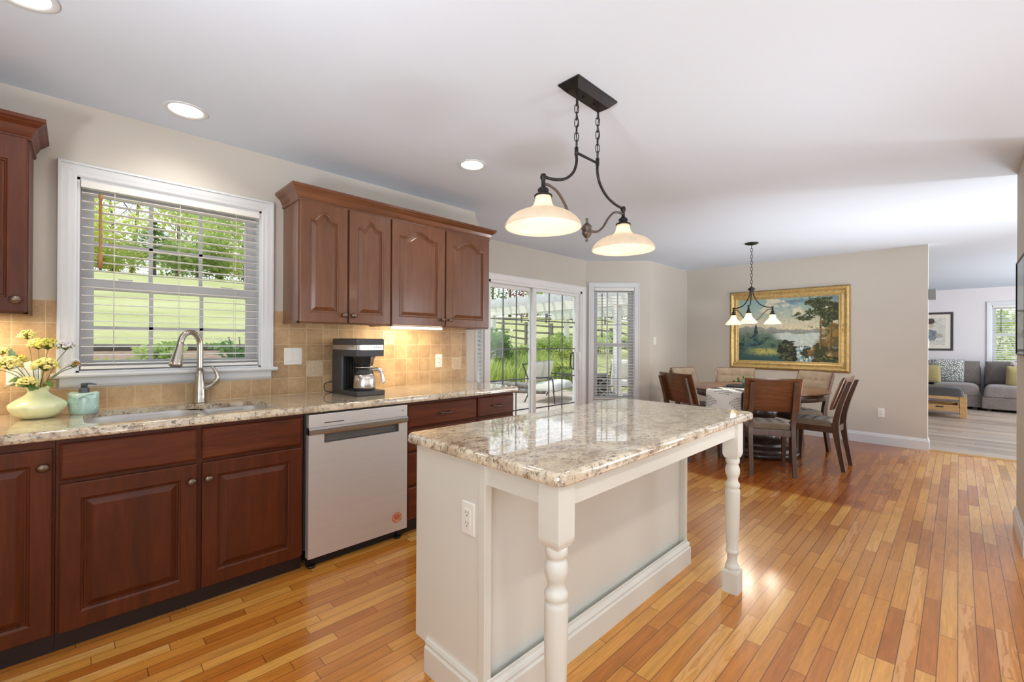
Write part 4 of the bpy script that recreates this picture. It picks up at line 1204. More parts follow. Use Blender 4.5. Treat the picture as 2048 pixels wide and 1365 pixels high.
# ------------------------------------------------------------------ coffee maker
def coffee():
    T = Matrix.Translation((1.398, 2.925, CT)) @ Matrix.Rotation(0.06, 4, 'Z')
    t = thing('coffee_maker', 'black drip coffee maker with steel band on the granite right of the window', 'coffee maker', (1.398, 2.925, CT), 0.06)
    def rr(i, y0, y1, x=0.106, r=0.02): return rrect(-x + i, x - i, y0 + i, y1 - i, max(0.003, r - i), 5)
    m = MB(T); m.loft([[(x, y, z) for x, y in rr(i, -0.182, 0.18)] for i, z in ((0.003, 0), (0, 0.006), (0, 0.024), (0.004, 0.030))])
    m.build('base', M['charcoal'], t)
    m = MB(T); m.loft([[(x, y, z) for x, y in rr(i, 0.035, 0.18)] for i, z in ((0, 0.028), (0, 0.27))])
    tower = m.build('tower', M['charcoal'], t)
    m = MB(T)
    for k in range(9): m.box(-0.088 + k * 0.020, -0.088 + k * 0.020 + 0.010, 0.022, 0.036, 0.035, 0.255)
    m.build('ribbed_panel', M['black'], tower)
    m = MB(T); m.loft([[(x, y, z) for x, y in rr(i, -0.172, 0.18, r=0.028)] for i, z in ((0.004, 0.260), (0, 0.264), (0, 0.305))]); m.build('head', M['charcoal'], t)
    m = MB(T); m.loft([[(x, y, z) for x, y in rr(-0.001, -0.172, 0.18, r=0.028)] for z in (0.305, 0.336)]); band = m.build('steel_band', M['chrome'], t)
    m = MB(T); m.loft([[(x, y, z) for x, y in rr(i, -0.172, 0.18, r=0.028)] for i, z in ((0, 0.336), (0, 0.373), (0.006, 0.380))]); m.build('lid', M['charcoal'], t)
    m = MB(T); m.tube([(0.038 + x, -0.1742, 0.3205 + z) for x, z in rrect(-0.040, 0.040, -0.0105, 0.0105, 0.0104, 6)], 0.0014, 5, closed=True); m.build('logo_outline', M['black'], band)
    cu = bpy.data.curves.new('logo_text', 'FONT'); cu.body = 'BUNN'; cu.size = 0.020; cu.align_x = 'CENTER'; cu.align_y = 'CENTER'; cu.extrude = 0.0005
    tx = bpy.data.objects.new('logo_text', cu); COL.objects.link(tx)
    bpy.context.view_layer.update()
    me = bpy.data.meshes.new_from_object(tx); bpy.data.objects.remove(tx)
    me.transform(T @ Matrix.Translation((0.038, -0.1738, 0.3205)) @ Matrix.Rotation(pi / 2, 4, 'X'))
    me.materials.clear(); me.materials.append(M['black'])
    lo = bpy.data.objects.new('logo_text', me); COL.objects.link(lo); adopt(lo, band)
    m = MB(T); m.lathe([(0.042, 0.192), (0.048, 0.196), (0.056, 0.212), (0.074, 0.255), (0.076, 0.261)], (0, -0.075, 0), 28); fb = m.build('filter_basket', M['black'], t)
    m = MB(T); m.lathe([(0.054, 0.180), (0.060, 0.183), (0.060, 0.190), (0.050, 0.194)], (0, -0.075, 0), 28); m.build('drip_ring', M['chrome'], fb)
    m = MB(T); m.loft([[(0.012 + x, y, z) for x, y, z in ((-0.012, a, b), (0.012, a, b), (0.012, a2, b), (-0.012, a2, b))] for a, a2, b in ((-0.150, -0.138, 0.198), (-0.158, -0.144, 0.225), (-0.162, -0.146, 0.258))]); m.build('basket_handle', M['chrome'], fb)
    m = MB(T); m.lathe([(0.072, 0.028), (0.072, 0.033), (0.064, 0.036), (0.001, 0.036)], (0, -0.085, 0), 30); m.build('warming_plate', M['black'], t)
    m = MB(); p = [T @ Vector(q) for q in ((-0.05, 0.178, 0.06), (-0.09, 0.205, 0.075), (-0.135, 0.215, 0.060), (-0.14, 0.20, 0.020), (-0.11, 0.19, 0.004), (-0.06, 0.205, 0.003))]
    m.tube(catmull(p, 6), 0.0032, 7); m.build('power_cord', M['black'], t)
    c = thing('coffee_carafe', 'stainless thermal carafe standing in the coffee maker', 'carafe', tuple(T @ Vector((0, -0.085, 0.036))))
    m = MB(T); m.lathe([(0.066, 0.0365), (0.073, 0.040), (0.075, 0.055), (0.073, 0.100), (0.068, 0.130), (0.060, 0.142)], (0, -0.085, 0), 36); m.build('body', M['steel_v'], c)
    m = MB(T); m.lathe([(0.061, 0.141), (0.056, 0.152), (0.046, 0.164), (0.046, 0.174), (0.001, 0.174)], (0, -0.085, 0), 32); m.build('lid', M['charcoal'], c)
    m = MB(T); m.tube(catmull([(0.040, -0.105, 0.166), (0.072, -0.122, 0.170), (0.094, -0.136, 0.156), (0.103, -0.142, 0.12), (0.106, -0.145, 0.085), (0.104, -0.143, 0.074)], 5), 0.0095, 10, squash=1.3); m.build('handle', M['chrome'], c)
M['steel_v'] = brushed('brushed_carafe_steel', (205, 198, 190), 0.2, 'z')
coffee()

# ------------------------------------------------------------------ vase, flowers, soap
VX, VY = -0.118, 2.985
def vase():
    prof = [(0.036, 0), (0.052, 0.003), (0.074, 0.018), (0.091, 0.040), (0.0965, 0.056), (0.092, 0.070), (0.072, 0.088), (0.050, 0.103), (0.038, 0.114), (0.0345, 0.124), (0.040, 0.136), (0.046, 0.142)]
    full = catmull([(r, 0, z) for r, z in prof], 3)
    P = [(p.x, p.z) for p in full]
    inn = [(max(0.002, r - 0.003), z + 0.001) for r, z in P[::-1]]
    m = MB(); m.lathe(P + inn[:-3], (VX, VY, CT), 72, cap=True, flute=lambda a, r, z: 1 + 0.022 * (abs(cos(a * 10)) - 0.5) * (1 if 0.01 < z < 0.12 else 0.2))
    o = m.build('flower_vase', M['vase'])
    tag(o, 'squat pale green ribbed glass vase at the left end of the counter', 'vase')
vase()
def leaf_mesh(mb, p0, p1, w, bend=0.02, lobes=0.0):
    p0, p1 = Vector(p0), Vector(p1); d = p1 - p0; L = d.length; d.normalize()
    s = d.cross(Vector((0.5, -0.6, 0.62))).normalized(); nrm = s.cross(d).normalized()
    g = []
    n = 9
    for i in range(n):
        u = i / (n - 1)
        ww = w * (sin(pi * min(1, u * 0.96 + 0.04)) ** 0.8) * (1 + lobes * (1 if i % 2 else -1))
        c = p0 + d * (L * u) + nrm * (bend * sin(pi * u))
        g.append([c - s * ww + nrm * ww * 0.25, c, c + s * ww + nrm * ww * 0.25])
    mb.sheet(g); b = [[q - nrm * 0.0008 for q in r] for r in g]; mb.sheet(b)
def flower(px, pz, depth, R, mat, label, group, leaves=(), seed=1):
    rng = random.Random(seed)
    r_ = Vector((0.7107, -0.7035, 0)); f_ = Vector((0.7035, 0.7107, 0))
    c = Vector((VX, VY, 0)) + r_ * px + f_ * depth; c.z = pz
    t = thing('flower', label, 'flower', (VX, VY, CT + 0.05), group=group)
    base = Vector((VX, VY, CT + 0.02)) + r_ * (px * 0.05) + f_ * (depth * 0.1)
    neck = Vector((VX, VY, CT + 0.145)) + r_ * max(-0.024, min(0.024, px * 0.28)) + f_ * max(-0.02, min(0.02, depth * 0.3))
    mid = neck * 0.45 + c * 0.55 + Vector((0, 0, 0.012))
    m = MB(); path = catmull([base, neck, mid, c - Vector((0, 0, R * 0.4))], 6); m.tube(path, 0.0017, 6)
    # umbel of florets on short stalks
    fl = MB(); n = int(60 + 2200 * R) if mat != 'brown_f' else 34
    for i in range(n):
        a = rng.uniform(0, 2 * pi); q = sqrt(rng.random())
        v = Vector((cos(a) * q, sin(a) * q, 0.95 * sqrt(max(0, 1 - q * q)) + rng.uniform(-0.30, 0.1)))
        p = c + v * R
        if i % 4 == 0: m.cyl(c - Vector((0, 0, R * 0.35)), p, 0.0009, 0.0007, seg=4)
        rr = R * rng.uniform(0.12, 0.19)
        fl.sphere(p, rr, (1, 1, 0.75), 6, 4)
    m.build('stem', M['stem'], t)
    fl.build('blossom', M[mat], t)
    for lp0, lp1, w, mm in leaves:
        A = neck + (c - neck) * lp0; B = Vector((VX, VY, 0)) + r_ * lp1[0] + f_ * lp1[2]; B.z = lp1[1]
        l = MB(); l.open = True; leaf_mesh(l, A, B, w, 0.012, 0.16); l.build('leaf', M[mm], t)
G = 'stems in the pale green vase'
S_ = 433.0
def fz(py): return 1.2806 - (py - 674) / S_
def fx(p): return (p - 75) / S_
for args in (
    (44, 669, 0.02, 0.026, 'yellow', 'yellow flower cluster rising highest, against the tile', [(0.35, (-0.03, 1.15, 0.02), 0.016, 'leaf')]),
    (12, 701, -0.02, 0.022, 'yellow', 'small yellow flower cluster at upper left with a long blue green leaf', [(0.72, (-0.135, 1.242, 0.0), 0.013, 'leaf_g')]),
    (8, 728, -0.04, 0.028, 'yellow', 'yellow flower cluster furthest left and low', []),
    (26, 719, 0.02, 0.024, 'yellow_g', 'lime yellow flower cluster behind the leftmost blossom', []),
    (45, 727, -0.06, 0.036, 'yellow', 'largest pale yellow flower cluster, front left over the white plate', [(0.25, (-0.085, 1.085, -0.05), 0.018, 'leaf'), (0.12, (-0.115, 1.055, -0.04), 0.014, 'leaf_g')]),
    (66, 689, 0.02, 0.031, 'yellow', 'yellow flower cluster at the top centre of the bunch', [(0.55, (0.055, 1.185, -0.03), 0.017, 'leaf_g')]),
    (94, 689, 0.0, 0.031, 'yellow_g', 'lime yellow flower cluster at the top right of the bunch', [(0.5, (0.055, 1.20, -0.02), 0.020, 'leaf'), (0.4, (0.02, 1.17, -0.04), 0.022, 'leaf')]),
    (108, 730, -0.04, 0.035, 'yellow', 'big yellow flower cluster facing right beside the window trim', [(0.2, (0.085, 1.06, -0.02), 0.018, 'leaf')]),
    (83, 762, -0.06, 0.028, 'yellow', 'low yellow orange flower cluster just above the vase mouth', [(0.3, (0.035, 1.05, -0.07), 0.020, 'leaf'), (0.3, (-0.02, 1.07, -0.07), 0.018, 'leaf')]),
    (121, 690, 0.02, 0.030, 'white_f', 'lacy white flower cluster at the upper right against the window trim', []),
    (127, 727, 0.04, 0.020, 'white_f', 'small white flower cluster behind the big right yellow blossom', []),
    (149, 719, 0.0, 0.012, 'white_f', 'tiny white floret beside the amber flower', []),
    (159, 725, -0.02, 0.0135, 'brown_f', 'single amber flower on a long stem reaching right past the window trim', [])):
    px, py, dp, R, mt, lab, lv = args
    R *= 1.22
    flower(fx(px), fz(py), dp, R, mt, lab, G, lv, int(px))

def soap():
    x, y = 0.035, 3.012
    T = Matrix.Translation((x, y, CT)) @ Matrix.Rotation(-0.55, 4, 'Z')
    t = thing('soap_dispenser', 'aqua ceramic owl soap dispenser with slate pump beside the vase', 'soap dispenser', (x, y, CT))
    m = MB(T)
    L = []
    for z, a, b in ((0, 0.048, 0.040), (0.004, 0.053, 0.044), (0.03, 0.058, 0.047), (0.055, 0.058, 0.047), (0.075, 0.058, 0.045), (0.092, 0.060, 0.042), (0.099, 0.058, 0.038), (0.103, 0.050, 0.032), (0.104, 0.02, 0.015)):
        l = []
        for q in range(36):
            th = 2 * pi * q / 36
            ear = 0.006 * max(0, abs(cos(th)) - 0.8) * 5 * (1 if 0.08 < z < 0.1035 else 0)
            l.append((a * cos(th), b * sin(th), z + ear))
        L.append(l)
    m.loft(L, True, True, True, True)
    body = m.build('body', M['aqua'], t)
    m = MB(T)
    for s in (-1, 1):
        c = Vector((s * 0.024, -0.040, 0.070))
        for R in (0.019, 0.0125): m.tube([(c.x + R * cos(a), c.y + abs(c.x + R * cos(a)) * 0.35 - 0.009, c.z + R * sin(a)) for a in [2 * pi * i / 24 for i in range(24)]], 0.0024, 6, closed=True)
        m.sphere((c.x, c.y + abs(c.x) * 0.35 - 0.006, c.z), 0.006, (1, 0.5, 1), 10, 6)
        m.tube(catmull([(s * 0.006, -0.047, 0.080), (s * 0.028, -0.043, 0.094), (s * 0.052, -0.022, 0.100)], 5), 0.0035, 6)
        m.tube(catmull([(s * 0.050, -0.020, 0.075), (s * 0.058, -0.008, 0.045), (s * 0.047, -0.020, 0.014)], 5), 0.0035, 6)
    m.sphere((0, -0.050, 0.058), 0.006, (0.8, 0.8, 1.4), 10, 6)
    for r in range(3):
        for k in range(-2 + r % 2, 3): m.tube([(k * 0.013 + 0.006 * cos(a), -0.0465 + abs(k) * 0.0035, 0.040 - r * 0.011 - 0.005 * sin(a)) for a in [pi * i / 6 for i in range(7)]], 0.0014, 5)
    m.build('owl_face', M['aqua'], body)
    m = MB(T); m.lathe([(0.019, 0.102), (0.0195, 0.108), (0.018, 0.124), (0.0165, 0.126), (0.0165, 0.128), (0.001, 0.128)], (0, 0, 0), 24); p = m.build('collar', M['pump'], t)
    m = MB(T); m.lathe([(0.012, 0.128), (0.0125, 0.146), (0.013, 0.149), (0.001, 0.150)], (0, 0, 0), 20)
    m.tube([(0, 0, 0.146), (0.024, 0.006, 0.146), (0.044, 0.012, 0.142)], [0.005, 0.0042, 0.003], 8)
    m.build('pump_head', M['pump'], t)
soap()

# ------------------------------------------------------------------ painting
def fbm(x, y, o=4, s=0.0):
    return noise.fractal(Vector((x, y, s)), 1.0, 2.0, o, noise_basis='PERLIN_ORIGINAL')
def sm(a, b, x):
    t = max(0.0, min(1.0, (x - a) / (b - a))); return t * t * (3 - 2 * t)
def mixc(a, b, t): return [a[i] + (b[i] - a[i]) * t for i in range(3)]
def landscape(u, v):
    n1, n2, n3 = fbm(u * 4, v * 4, 5, 1), fbm(u * 14, v * 14, 4, 5), fbm(u * 40, v * 40, 3, 9)
    c = mixc((214, 204, 172), (150, 178, 174), sm(0.5, 0.95, v))
    blue = sm(0.10, -0.02, abs(u - 0.57 + 0.3 * n1)) * sm(0.78, 0.92, v); c = mixc(c, (104, 146, 184), blue * 0.8)
    cl = sm(0.0, 0.35, n1 + 0.25 * n2 - abs(v - 0.66) * 0.8 + 0.12); c = mixc(c, (232, 220, 186), cl * 0.8)
    dk = sm(0.12, 0.42, fbm(u * 3 + 4, v * 9, 5, 3) ) * sm(0.85, 0.95, v); c = mixc(c, (110, 130, 140), dk * 0.7)
    h1 = 0.515 + 0.05 * sin(u * 6.0 + 0.6) * (1 - u) + 0.03 * fbm(u * 9, 0, 4, 2)
    if v < h1: c = mixc((150, 152, 144), (126, 134, 124), sm(0.0, 0.10, h1 - v))
    h2 = 0.44 + 0.03 * fbm(u * 7, 3, 4, 2)
    if v < h2:
        lake = sm(0.40, 0.52, u + (v - 0.3) * 0.6) * sm(0.98, 0.80, u)
        c = mixc((96, 116, 106), (196, 206, 196), lake); c = mixc(c, (170, 186, 190), 0.4 * lake * (0.5 + n2))
    hf = 0.40 - 0.22 * max(0, u - 0.18) + 0.05 * fbm(u * 16, 1, 4, 7) + 0.07 * sm(0.05, 0.0, abs(u - 0.20)) + 0.06 * sm(0.03, 0.0, abs(u - 0.11)) + 0.12 * sm(0.035, 0.0, abs(u - 0.195))
    if v < hf and u < 0.52:
        c = mixc((84, 108, 92), (58, 96, 118), sm(0.10, 0.24, hf - v)); c = mixc(c, (40, 62, 62), sm(-0.05, 0.4, n2))
        c = mixc(c, (128, 136, 96), sm(0.05, 0.35, n3) * 0.5 * sm(0.1, 0.02, hf - v))
    if v < 0.235 + 0.02 * n2 and u < 0.60:
        md = sm(0.30, 0.05, abs(u - 0.30)) * sm(0.10, 0.01, abs(v - 0.155 + 0.03 * (u - 0.3)))
        c = mixc((62, 92, 96), (176, 172, 96), md); c = mixc(c, (48, 74, 70), sm(0.0, 0.35, n3 + n2 * 0.5) * (1 - md * 0.8))
        if v < 0.07: c = mixc(c, (54, 84, 84), 0.6)
    if sm(0.03, 0.0, abs(v - 0.155)) > 0 and 0.23 < u < 0.36 and sin(u * 190) > 0.55 and abs(v - 0.165) < 0.010: c = (206, 176, 130) if sin(u * 95) > 0 else (70, 52, 40)
    db = sqrt(((u - 0.53) / 0.115) ** 2 + ((v - 0.155) / 0.165) ** 2) + 0.45 * n2
    if db < 0.95: c = mixc((54, 60, 42), (96, 100, 66), sm(0.05, 0.4, n3)); c = mixc(c, (36, 40, 34), sm(0.1, -0.3, n2))
    if u > 0.585 and v < 0.25 and u < 0.82:
        wv = v - 0.02; edge = 0.62 + 0.03 * n2 + 0.10 * max(0, 0.17 - v)
        if u > edge and u < 0.80 + 0.04 * n2 - 0.2 * max(0, v - 0.12):
            st = sm(-0.2, 0.4, fbm(u * 60, v * 16, 3, 4)); c = mixc((96, 134, 142), (222, 232, 226), st)
            if fbm(u * 12, v * 10, 3, 12) > 0.18: c = (66, 60, 46)
    rk = sqrt(((u - 0.87) / 0.15) ** 2 + ((v - 0.17) / 0.15) ** 2) + 0.5 * n2
    if rk < 0.98:
        c = mixc((120, 96, 62), (196, 160, 108), sm(-0.2, 0.4, n2 + n3 * 0.5)); c = mixc(c, (62, 66, 40), sm(0.05, 0.35, n1 + n3 * 0.4))
    if u > 0.80 and v < 0.10 + 0.03 * n1: c = mixc((50, 54, 36), (110, 116, 62), sm(0.0, 0.4, n3))
    if u > 0.80 - 0.05 * n1 and 0.24 < v < 0.60 + 0.06 * n2:
        gm = sm(0.80, 0.90, u + 0.12 * n2); g = mixc((150, 116, 52), (92, 80, 44), sm(-0.1, 0.4, n2 + 0.5 * n3)); c = mixc(c, g, gm * 0.9)
    for tu, w, lean in ((0.832, 0.010, 0.02), (0.918, 0.013, 0.05)):
        cu = tu + lean * (v - 0.25) + 0.006 * n1
        if abs(u - cu) < w * (1.15 - v * 0.9) and 0.20 < v < 0.75: c = mixc((86, 66, 44), (150, 120, 78), sm(-w, w, cu - u))
    fo = fbm(u * 7 + 2, v * 8, 5, 21) + 0.35 * n3
    fr = 1.15 - sqrt(((u - 0.87) / 0.25) ** 2 + ((v - 0.80) / 0.24) ** 2)
    if fr + fo * 1.1 > 0.42 and v > 0.50: c = mixc((58, 66, 44), (104, 110, 70), sm(0.0, 0.45, n3 + 0.3 * n2))
    k = 1 + 0.10 * n3
    return [max(0, min(255, x * k)) for x in c]
def painted(name, Mx, u0, u1, z0, z1, fn, nu, nz, y, mat, parent):
    m = MB(Mx); g = []; cols = []
    for i in range(nu + 1):
        row = []
        for j in range(nz + 1):
            row.append((u0 + (u1 - u0) * i / nu, y, z0 + (z1 - z0) * j / nz)); cols.append(lin(fn(i / nu, j / nz)))
        g.append(row)
    m.sheet(g, smooth=False); m.col = cols; m.open = True
    k = len(m.v)
    o = m.build(name, M[mat], parent)
    return o
def pic_frame(mb, u0, u1, z0, z1, prof):
    path = [(u0, z0, -1, -1), (u0, z1, -1, 1), (u1, z1, 1, 1), (u1, z0, 1, -1)]
    L = [[(u + du * d, -h, z + dz * d) for d, h in prof] for u, z, du, dz in path]; L.append(L[0])
    mb.loft(L, True, False, False)
def painting():
    u0, u1, z0, z1 = -2.523, -1.007, 0.891, 2.070
    w = 0.128
    t = thing('framed_painting', 'large gold framed landscape oil painting on the dining wall', 'painting', (XP, 1.765, 1.48))
    a, b, c, d = u0 + w, u1 - w, z0 + w, z1 - w
    m = MB(FD); pic_frame(m, a, b, c, d, [(-0.004, 0.004), (-0.004, 0.012), (0.006, 0.018), (0.014, 0.017), (0.020, 0.026), (0.034, 0.030), (0.048, 0.026), (0.062, 0.022), (0.070, 0.030), (0.082, 0.044), (0.094, 0.050), (0.102, 0.046), (0.106, 0.036), (0.112, 0.032), (0.112, 0.002)])
    fr = m.build('frame', M['gold'], t)
    m = MB(FD); pic_frame(m, a, b, c, d, [(0.110, 0.002), (0.110, 0.026), (0.120, 0.024), (0.128, 0.012), (0.128, 0.002)]); m.build('frame_edge', M['gold_dark'], fr)
    m = MB(FD)
    rng = random.Random(3)
    def orn(cu, cz, n, ru, rz):
        for i in range(n):
            x, zz = rng.uniform(-ru, ru), rng.uniform(-rz, rz)
            th = rng.uniform(0, 6.28); r = rng.uniform(0.010, 0.017)
            m.tube([(cu + x + r * cos(th + q * 0.7), -0.028 - 0.004 * sin(q), cz + zz + r * sin(th + q * 0.7)) for q in range(6)], 0.0036, 5)
        m.sphere((cu, -0.030, cz), 0.012, (1, 0.6, 1), 10, 6)
    for cu in (a - 0.05, b + 0.05):
        for cz in (c - 0.05, d + 0.05): orn(cu, cz, 9, 0.032, 0.032)
        orn(cu, (c + d) / 2, 7, 0.014, 0.06)
    for cz in (c - 0.05, d + 0.05): orn((a + b) / 2, cz, 8, 0.07, 0.014)
    m.build('carved_ornament', M['gold'], fr)
    painted('canvas', FD, a - 0.003, b + 0.003, c - 0.003, d + 0.003, landscape, 210, 150, -0.010, 'paint', t)
    m = MB(FD); m.box(a - 0.02, b + 0.02, -0.007, -0.002, c - 0.02, d + 0.02); m.build('backing', M['gold_dark'], t)
painting()
def reflection_print(u, v):  # pale mint bands imitate the reflection on the glazing
    n = fbm(u * 6, v * 8, 4, 3)
    c = mixc((196, 214, 212), (214, 224, 220), v)
    if v < 0.42: c = mixc((170, 190, 188), (206, 214, 208), sm(-0.3, 0.4, n))
    if 0.40 < v < 0.44: c = (150, 168, 168)
    if v < 0.06: c = (164, 176, 178)
    return c
def right_picture():
    Mx = Matrix(((-1, 0, 0, 0), (0, -1, 0, -0.29), (0, 0, 1, 0), (0, 0, 0, 1)))
    t = thing('framed_print', 'large framed print painted with pale pane reflection hanging on the wall at the right edge', 'picture', (4.35, -0.29, 1.53))
    m = MB(Mx); pic_frame(m, -4.625, -4.09, 1.222, 1.835, [(0, 0.002), (0, 0.010), (0.002, 0.013), (0.007, 0.013), (0.009, 0.010), (0.009, 0.002)]); m.build('frame', M['bronze'], t)
    painted('print', Mx, -4.627, -4.088, 1.220, 1.837, reflection_print, 60, 60, -0.006, 'print', t)
    m = MB(Mx); m.box(-4.626, -4.089, -0.0095, -0.008, 1.221, 1.836); m.build('glazing', M['glass'], t)
right_picture()

# ------------------------------------------------------------------ dining furniture
TX, TY = 5.76, 1.68
def grid_cushion(mb, x0, x1, y0, y1, zb, h, tuft=None, n=28, pw=8, depth=0.018, sag=0.0, both=False, T=None):
    g = []; gb = []
    for i in range(n + 1):
        r = []; rb = []
        for j in range(n + 1):
            u, v = 2 * i / n - 1, 2 * j / n - 1
            uu, vv = (abs(u) ** 1.0) * (1 if u > 0 else -1), v
            e = max(0, 1 - abs(u) ** pw) ** 0.5 * max(0, 1 - abs(v) ** pw) ** 0.5
            k = 1 - 0.04 * (1 - e)
            x = (x0 + x1) / 2 + (x1 - x0) / 2 * u * k; y = (y0 + y1) / 2 + (y1 - y0) / 2 * v * k
            d = 0
            if tuft:
                for (tu, tv) in tuft:
                    q = ((u - tu) ** 2 + (v - tv) ** 2) / 0.012; d += depth * math.exp(-q)
                for tu in set(a for a, b in tuft): d += depth * 0.28 * math.exp(-((u - tu) ** 2) / 0.0016)
                for tv in set(b for a, b in tuft): d += depth * 0.28 * math.exp(-((v - tv) ** 2) / 0.0016)
            hh = h * e * (1 + 0.12 * (1 - u * u) * (1 - v * v)) - d * e
            if both: r.append((x, y, zb + hh / 2)); rb.append((x, y, zb - hh / 2))
            else: r.append((x, y, zb + max(0.001, hh))); rb.append((x, y, zb))
        g.append(r); gb.append(rb)
    mb.sheet(g, T=T); mb.sheet(gb, T=T)
    b = len(mb.v); N = (n + 1) * (n + 1)
    def idx(i, j, top): return b - (2 * N if top else N) + i * (n + 1) + j
    ring = [(i, 0) for i in range(n)] + [(n, j) for j in range(n)] + [(i, n) for i in range(n, 0, -1)] + [(0, j) for j in range(n, 0, -1)]
    for k in range(len(ring)):
        a, c = ring[k], ring[(k + 1) % len(ring)]
        mb.f.append([idx(*a, True), idx(*c, True), idx(*c, False), idx(*a, False)]); mb.sm.append(True); mb.mi.append(mb.cur)
def post(mb, pts, wy, T=None):
    """pts: (x, z, depth) side profile of a sawn leg, extruded across y by wy (y0,y1)"""
    L = [[(x - d / 2, wy[0], z), (x + d / 2, wy[0], z), (x + d / 2, wy[1], z), (x - d / 2, wy[1], z)] for x, z, d in pts]
    mb.loft(L)
def make_chair(label):
    t = thing('dining_chair', label, 'chair', (0, 0, 0), 0, 'chairs around the round dining table')
    # rear legs run up to carry the back
    for s in (-1, 1):
        m = MB(); y0, y1 = (0.165, 0.203) if s > 0 else (-0.203, -0.165)
        pr = [(0.000, 0.0, 0.036), (0.022, 0.12, 0.040), (0.046, 0.26, 0.046), (0.064, 0.38, 0.056), (0.068, 0.45, 0.056), (0.058, 0.54, 0.050), (0.030, 0.66, 0.044), (-0.010, 0.79, 0.040), (-0.046, 0.895, 0.034), (-0.050, 0.905, 0.028)]
        c = catmull([(a, b, d) for a, b, d in pr], 3)
        post(m, [(p.x, p.y, p.z) for p in c], (y0, y1)); m.build('leg', M['chair_wood'], t, 0.003)
    for s in (-1, 1):
        m = MB(); ys = s * 0.193
        m.loft([[(x + sx * d, ys + sy * d - s * 0.0, z) for sx, sy in ((-1, -1), (1, -1), (1, 1), (-1, 1))] for x, z, d in ((0.462, 0.0, 0.015), (0.455, 0.20, 0.020), (0.450, 0.44, 0.024))])
        m.build('leg', M['chair_wood'], t, 0.003)
    m = MB()
    m.box(0.09, 0.44, 0.178, 0.200, 0.375, 0.44); m.box(0.09, 0.44, -0.200, -0.178, 0.375, 0.44)
    m.box(0.432, 0.456, -0.19, 0.19, 0.375, 0.44); m.box(0.058, 0.080, -0.17, 0.17, 0.375, 0.44)
    m.box(0.07, 0.445, -0.18, 0.18, 0.425, 0.438)
    m.build('seat_frame', M['chair_wood'], t, 0.002)
    tu = [(a, b) for a in (-0.5, 0.0, 0.5) for b in (-0.5, 0.0, 0.5)]
    m = MB(); grid_cushion(m, 0.085, 0.475, -0.212, 0.212, 0.438, 0.058, tu, 30); m.build('seat_cushion', M['seat_cloth'], t)
    # curved back board, wrapped round the sitter, leaning back
    def bx(z): return 0.064 - (z - 0.60) * 0.335
    W = 0.245
    def curve(y): return 0.030 * (y / W) ** 2
    def board(x_off, th, y_in, z0, z1, mat, nm, dimple=None, n=20, nz=12):
        b = MB(); fr_, bk = [], []
        for i in range(n + 1):
            r1, r2 = [], []
            y = -W + y_in + (2 * W - 2 * y_in) * i / n
            for j in range(nz + 1):
                z = z0 + (z1 - z0) * j / nz
                x = bx(z) + curve(y) + x_off
                p = th
                if dimple:
                    e = max(0, 1 - abs(2 * i / n - 1) ** 8) ** .5 * max(0, 1 - abs(2 * j / nz - 1) ** 8) ** .5
                    p = th * e + 0.001
                    for du in (-0.6, -0.2, 0.2, 0.6):
                        for dv in (-0.34, 0.34): p -= dimple * math.exp(-(((2 * i / n - 1 - du) ** 2 + (2 * j / nz - 1 - dv) ** 2) / 0.012)) * e
                        p -= dimple * 0.3 * math.exp(-((2 * i / n - 1 - du) ** 2) / 0.002) * e
                    for dv in (-0.34, 0.34): p -= dimple * 0.3 * math.exp(-((2 * j / nz - 1 - dv) ** 2) / 0.004) * e
                zz = z + (0.010 * (1 - (y / W) ** 2) * -1 if j == nz else 0) * 0
                r1.append((x + p, y, zz)); r2.append((x, y, zz))
            fr_.append(r1); bk.append(r2)
        k0 = len(b.v); b.sheet(fr_); k1 = len(b.v); b.sheet(bk)
        idx = lambda i, j, base: base + i * (nz + 1) + j
        ring = [(i, 0) for i in range(n)] + [(n, j) for j in range(nz)] + [(i, nz) for i in range(n, 0, -1)] + [(0, j) for j in range(nz, 0, -1)]
        for q in range(len(ring)):
            A, B = ring[q], ring[(q + 1) % len(ring)]
            b.f.append([idx(*A, k0), idx(*B, k0), idx(*B, k1), idx(*A, k1)]); b.sm.append(False); b.mi.append(0)
        return b.build(nm, M[mat], t, 0.003 if not dimple else 0, angle=60)
    board(0.002, 0.020, 0, 0.615, 0.945, 'chair_back', 'back_board')
    board(0.0225, 0.030, 0.012, 0.628, 0.938, 'linen', 'back_cushion', 0.012, 40, 28)
    return t
chair = make_chair('walnut dining chair with its plain curved back to the kitchen, nearest the island')
spots = [
    ((4.79, 1.257), 26.4, None),
    ((5.644, 0.800), 89.0, 'walnut dining chair seen from the side at the right, nearest the living room opening'),
    ((6.46, 1.235), 147.0, 'dining chair with tufted linen back facing the room below the right half of the painting'),
    ((6.47, 2.17), 204.0, 'dining chair with tufted linen back below the left end of the painting'),
    ((4.77, 2.22), -21.0, 'dining chair with glossy curved back furthest left, beside the short wall'),
    ((5.93, 2.66), 257.0, 'dining chair mostly hidden behind the leftmost chair, only its linen back top showing')]
chairs = [chair] + [copy_tree(chair) for _ in spots[1:]]
for o, (p, a, lab) in zip(chairs, spots):
    o.location = (p[0], p[1], 0); o.rotation_euler = (0, 0, radians(a))
    if lab: o['label'] = lab
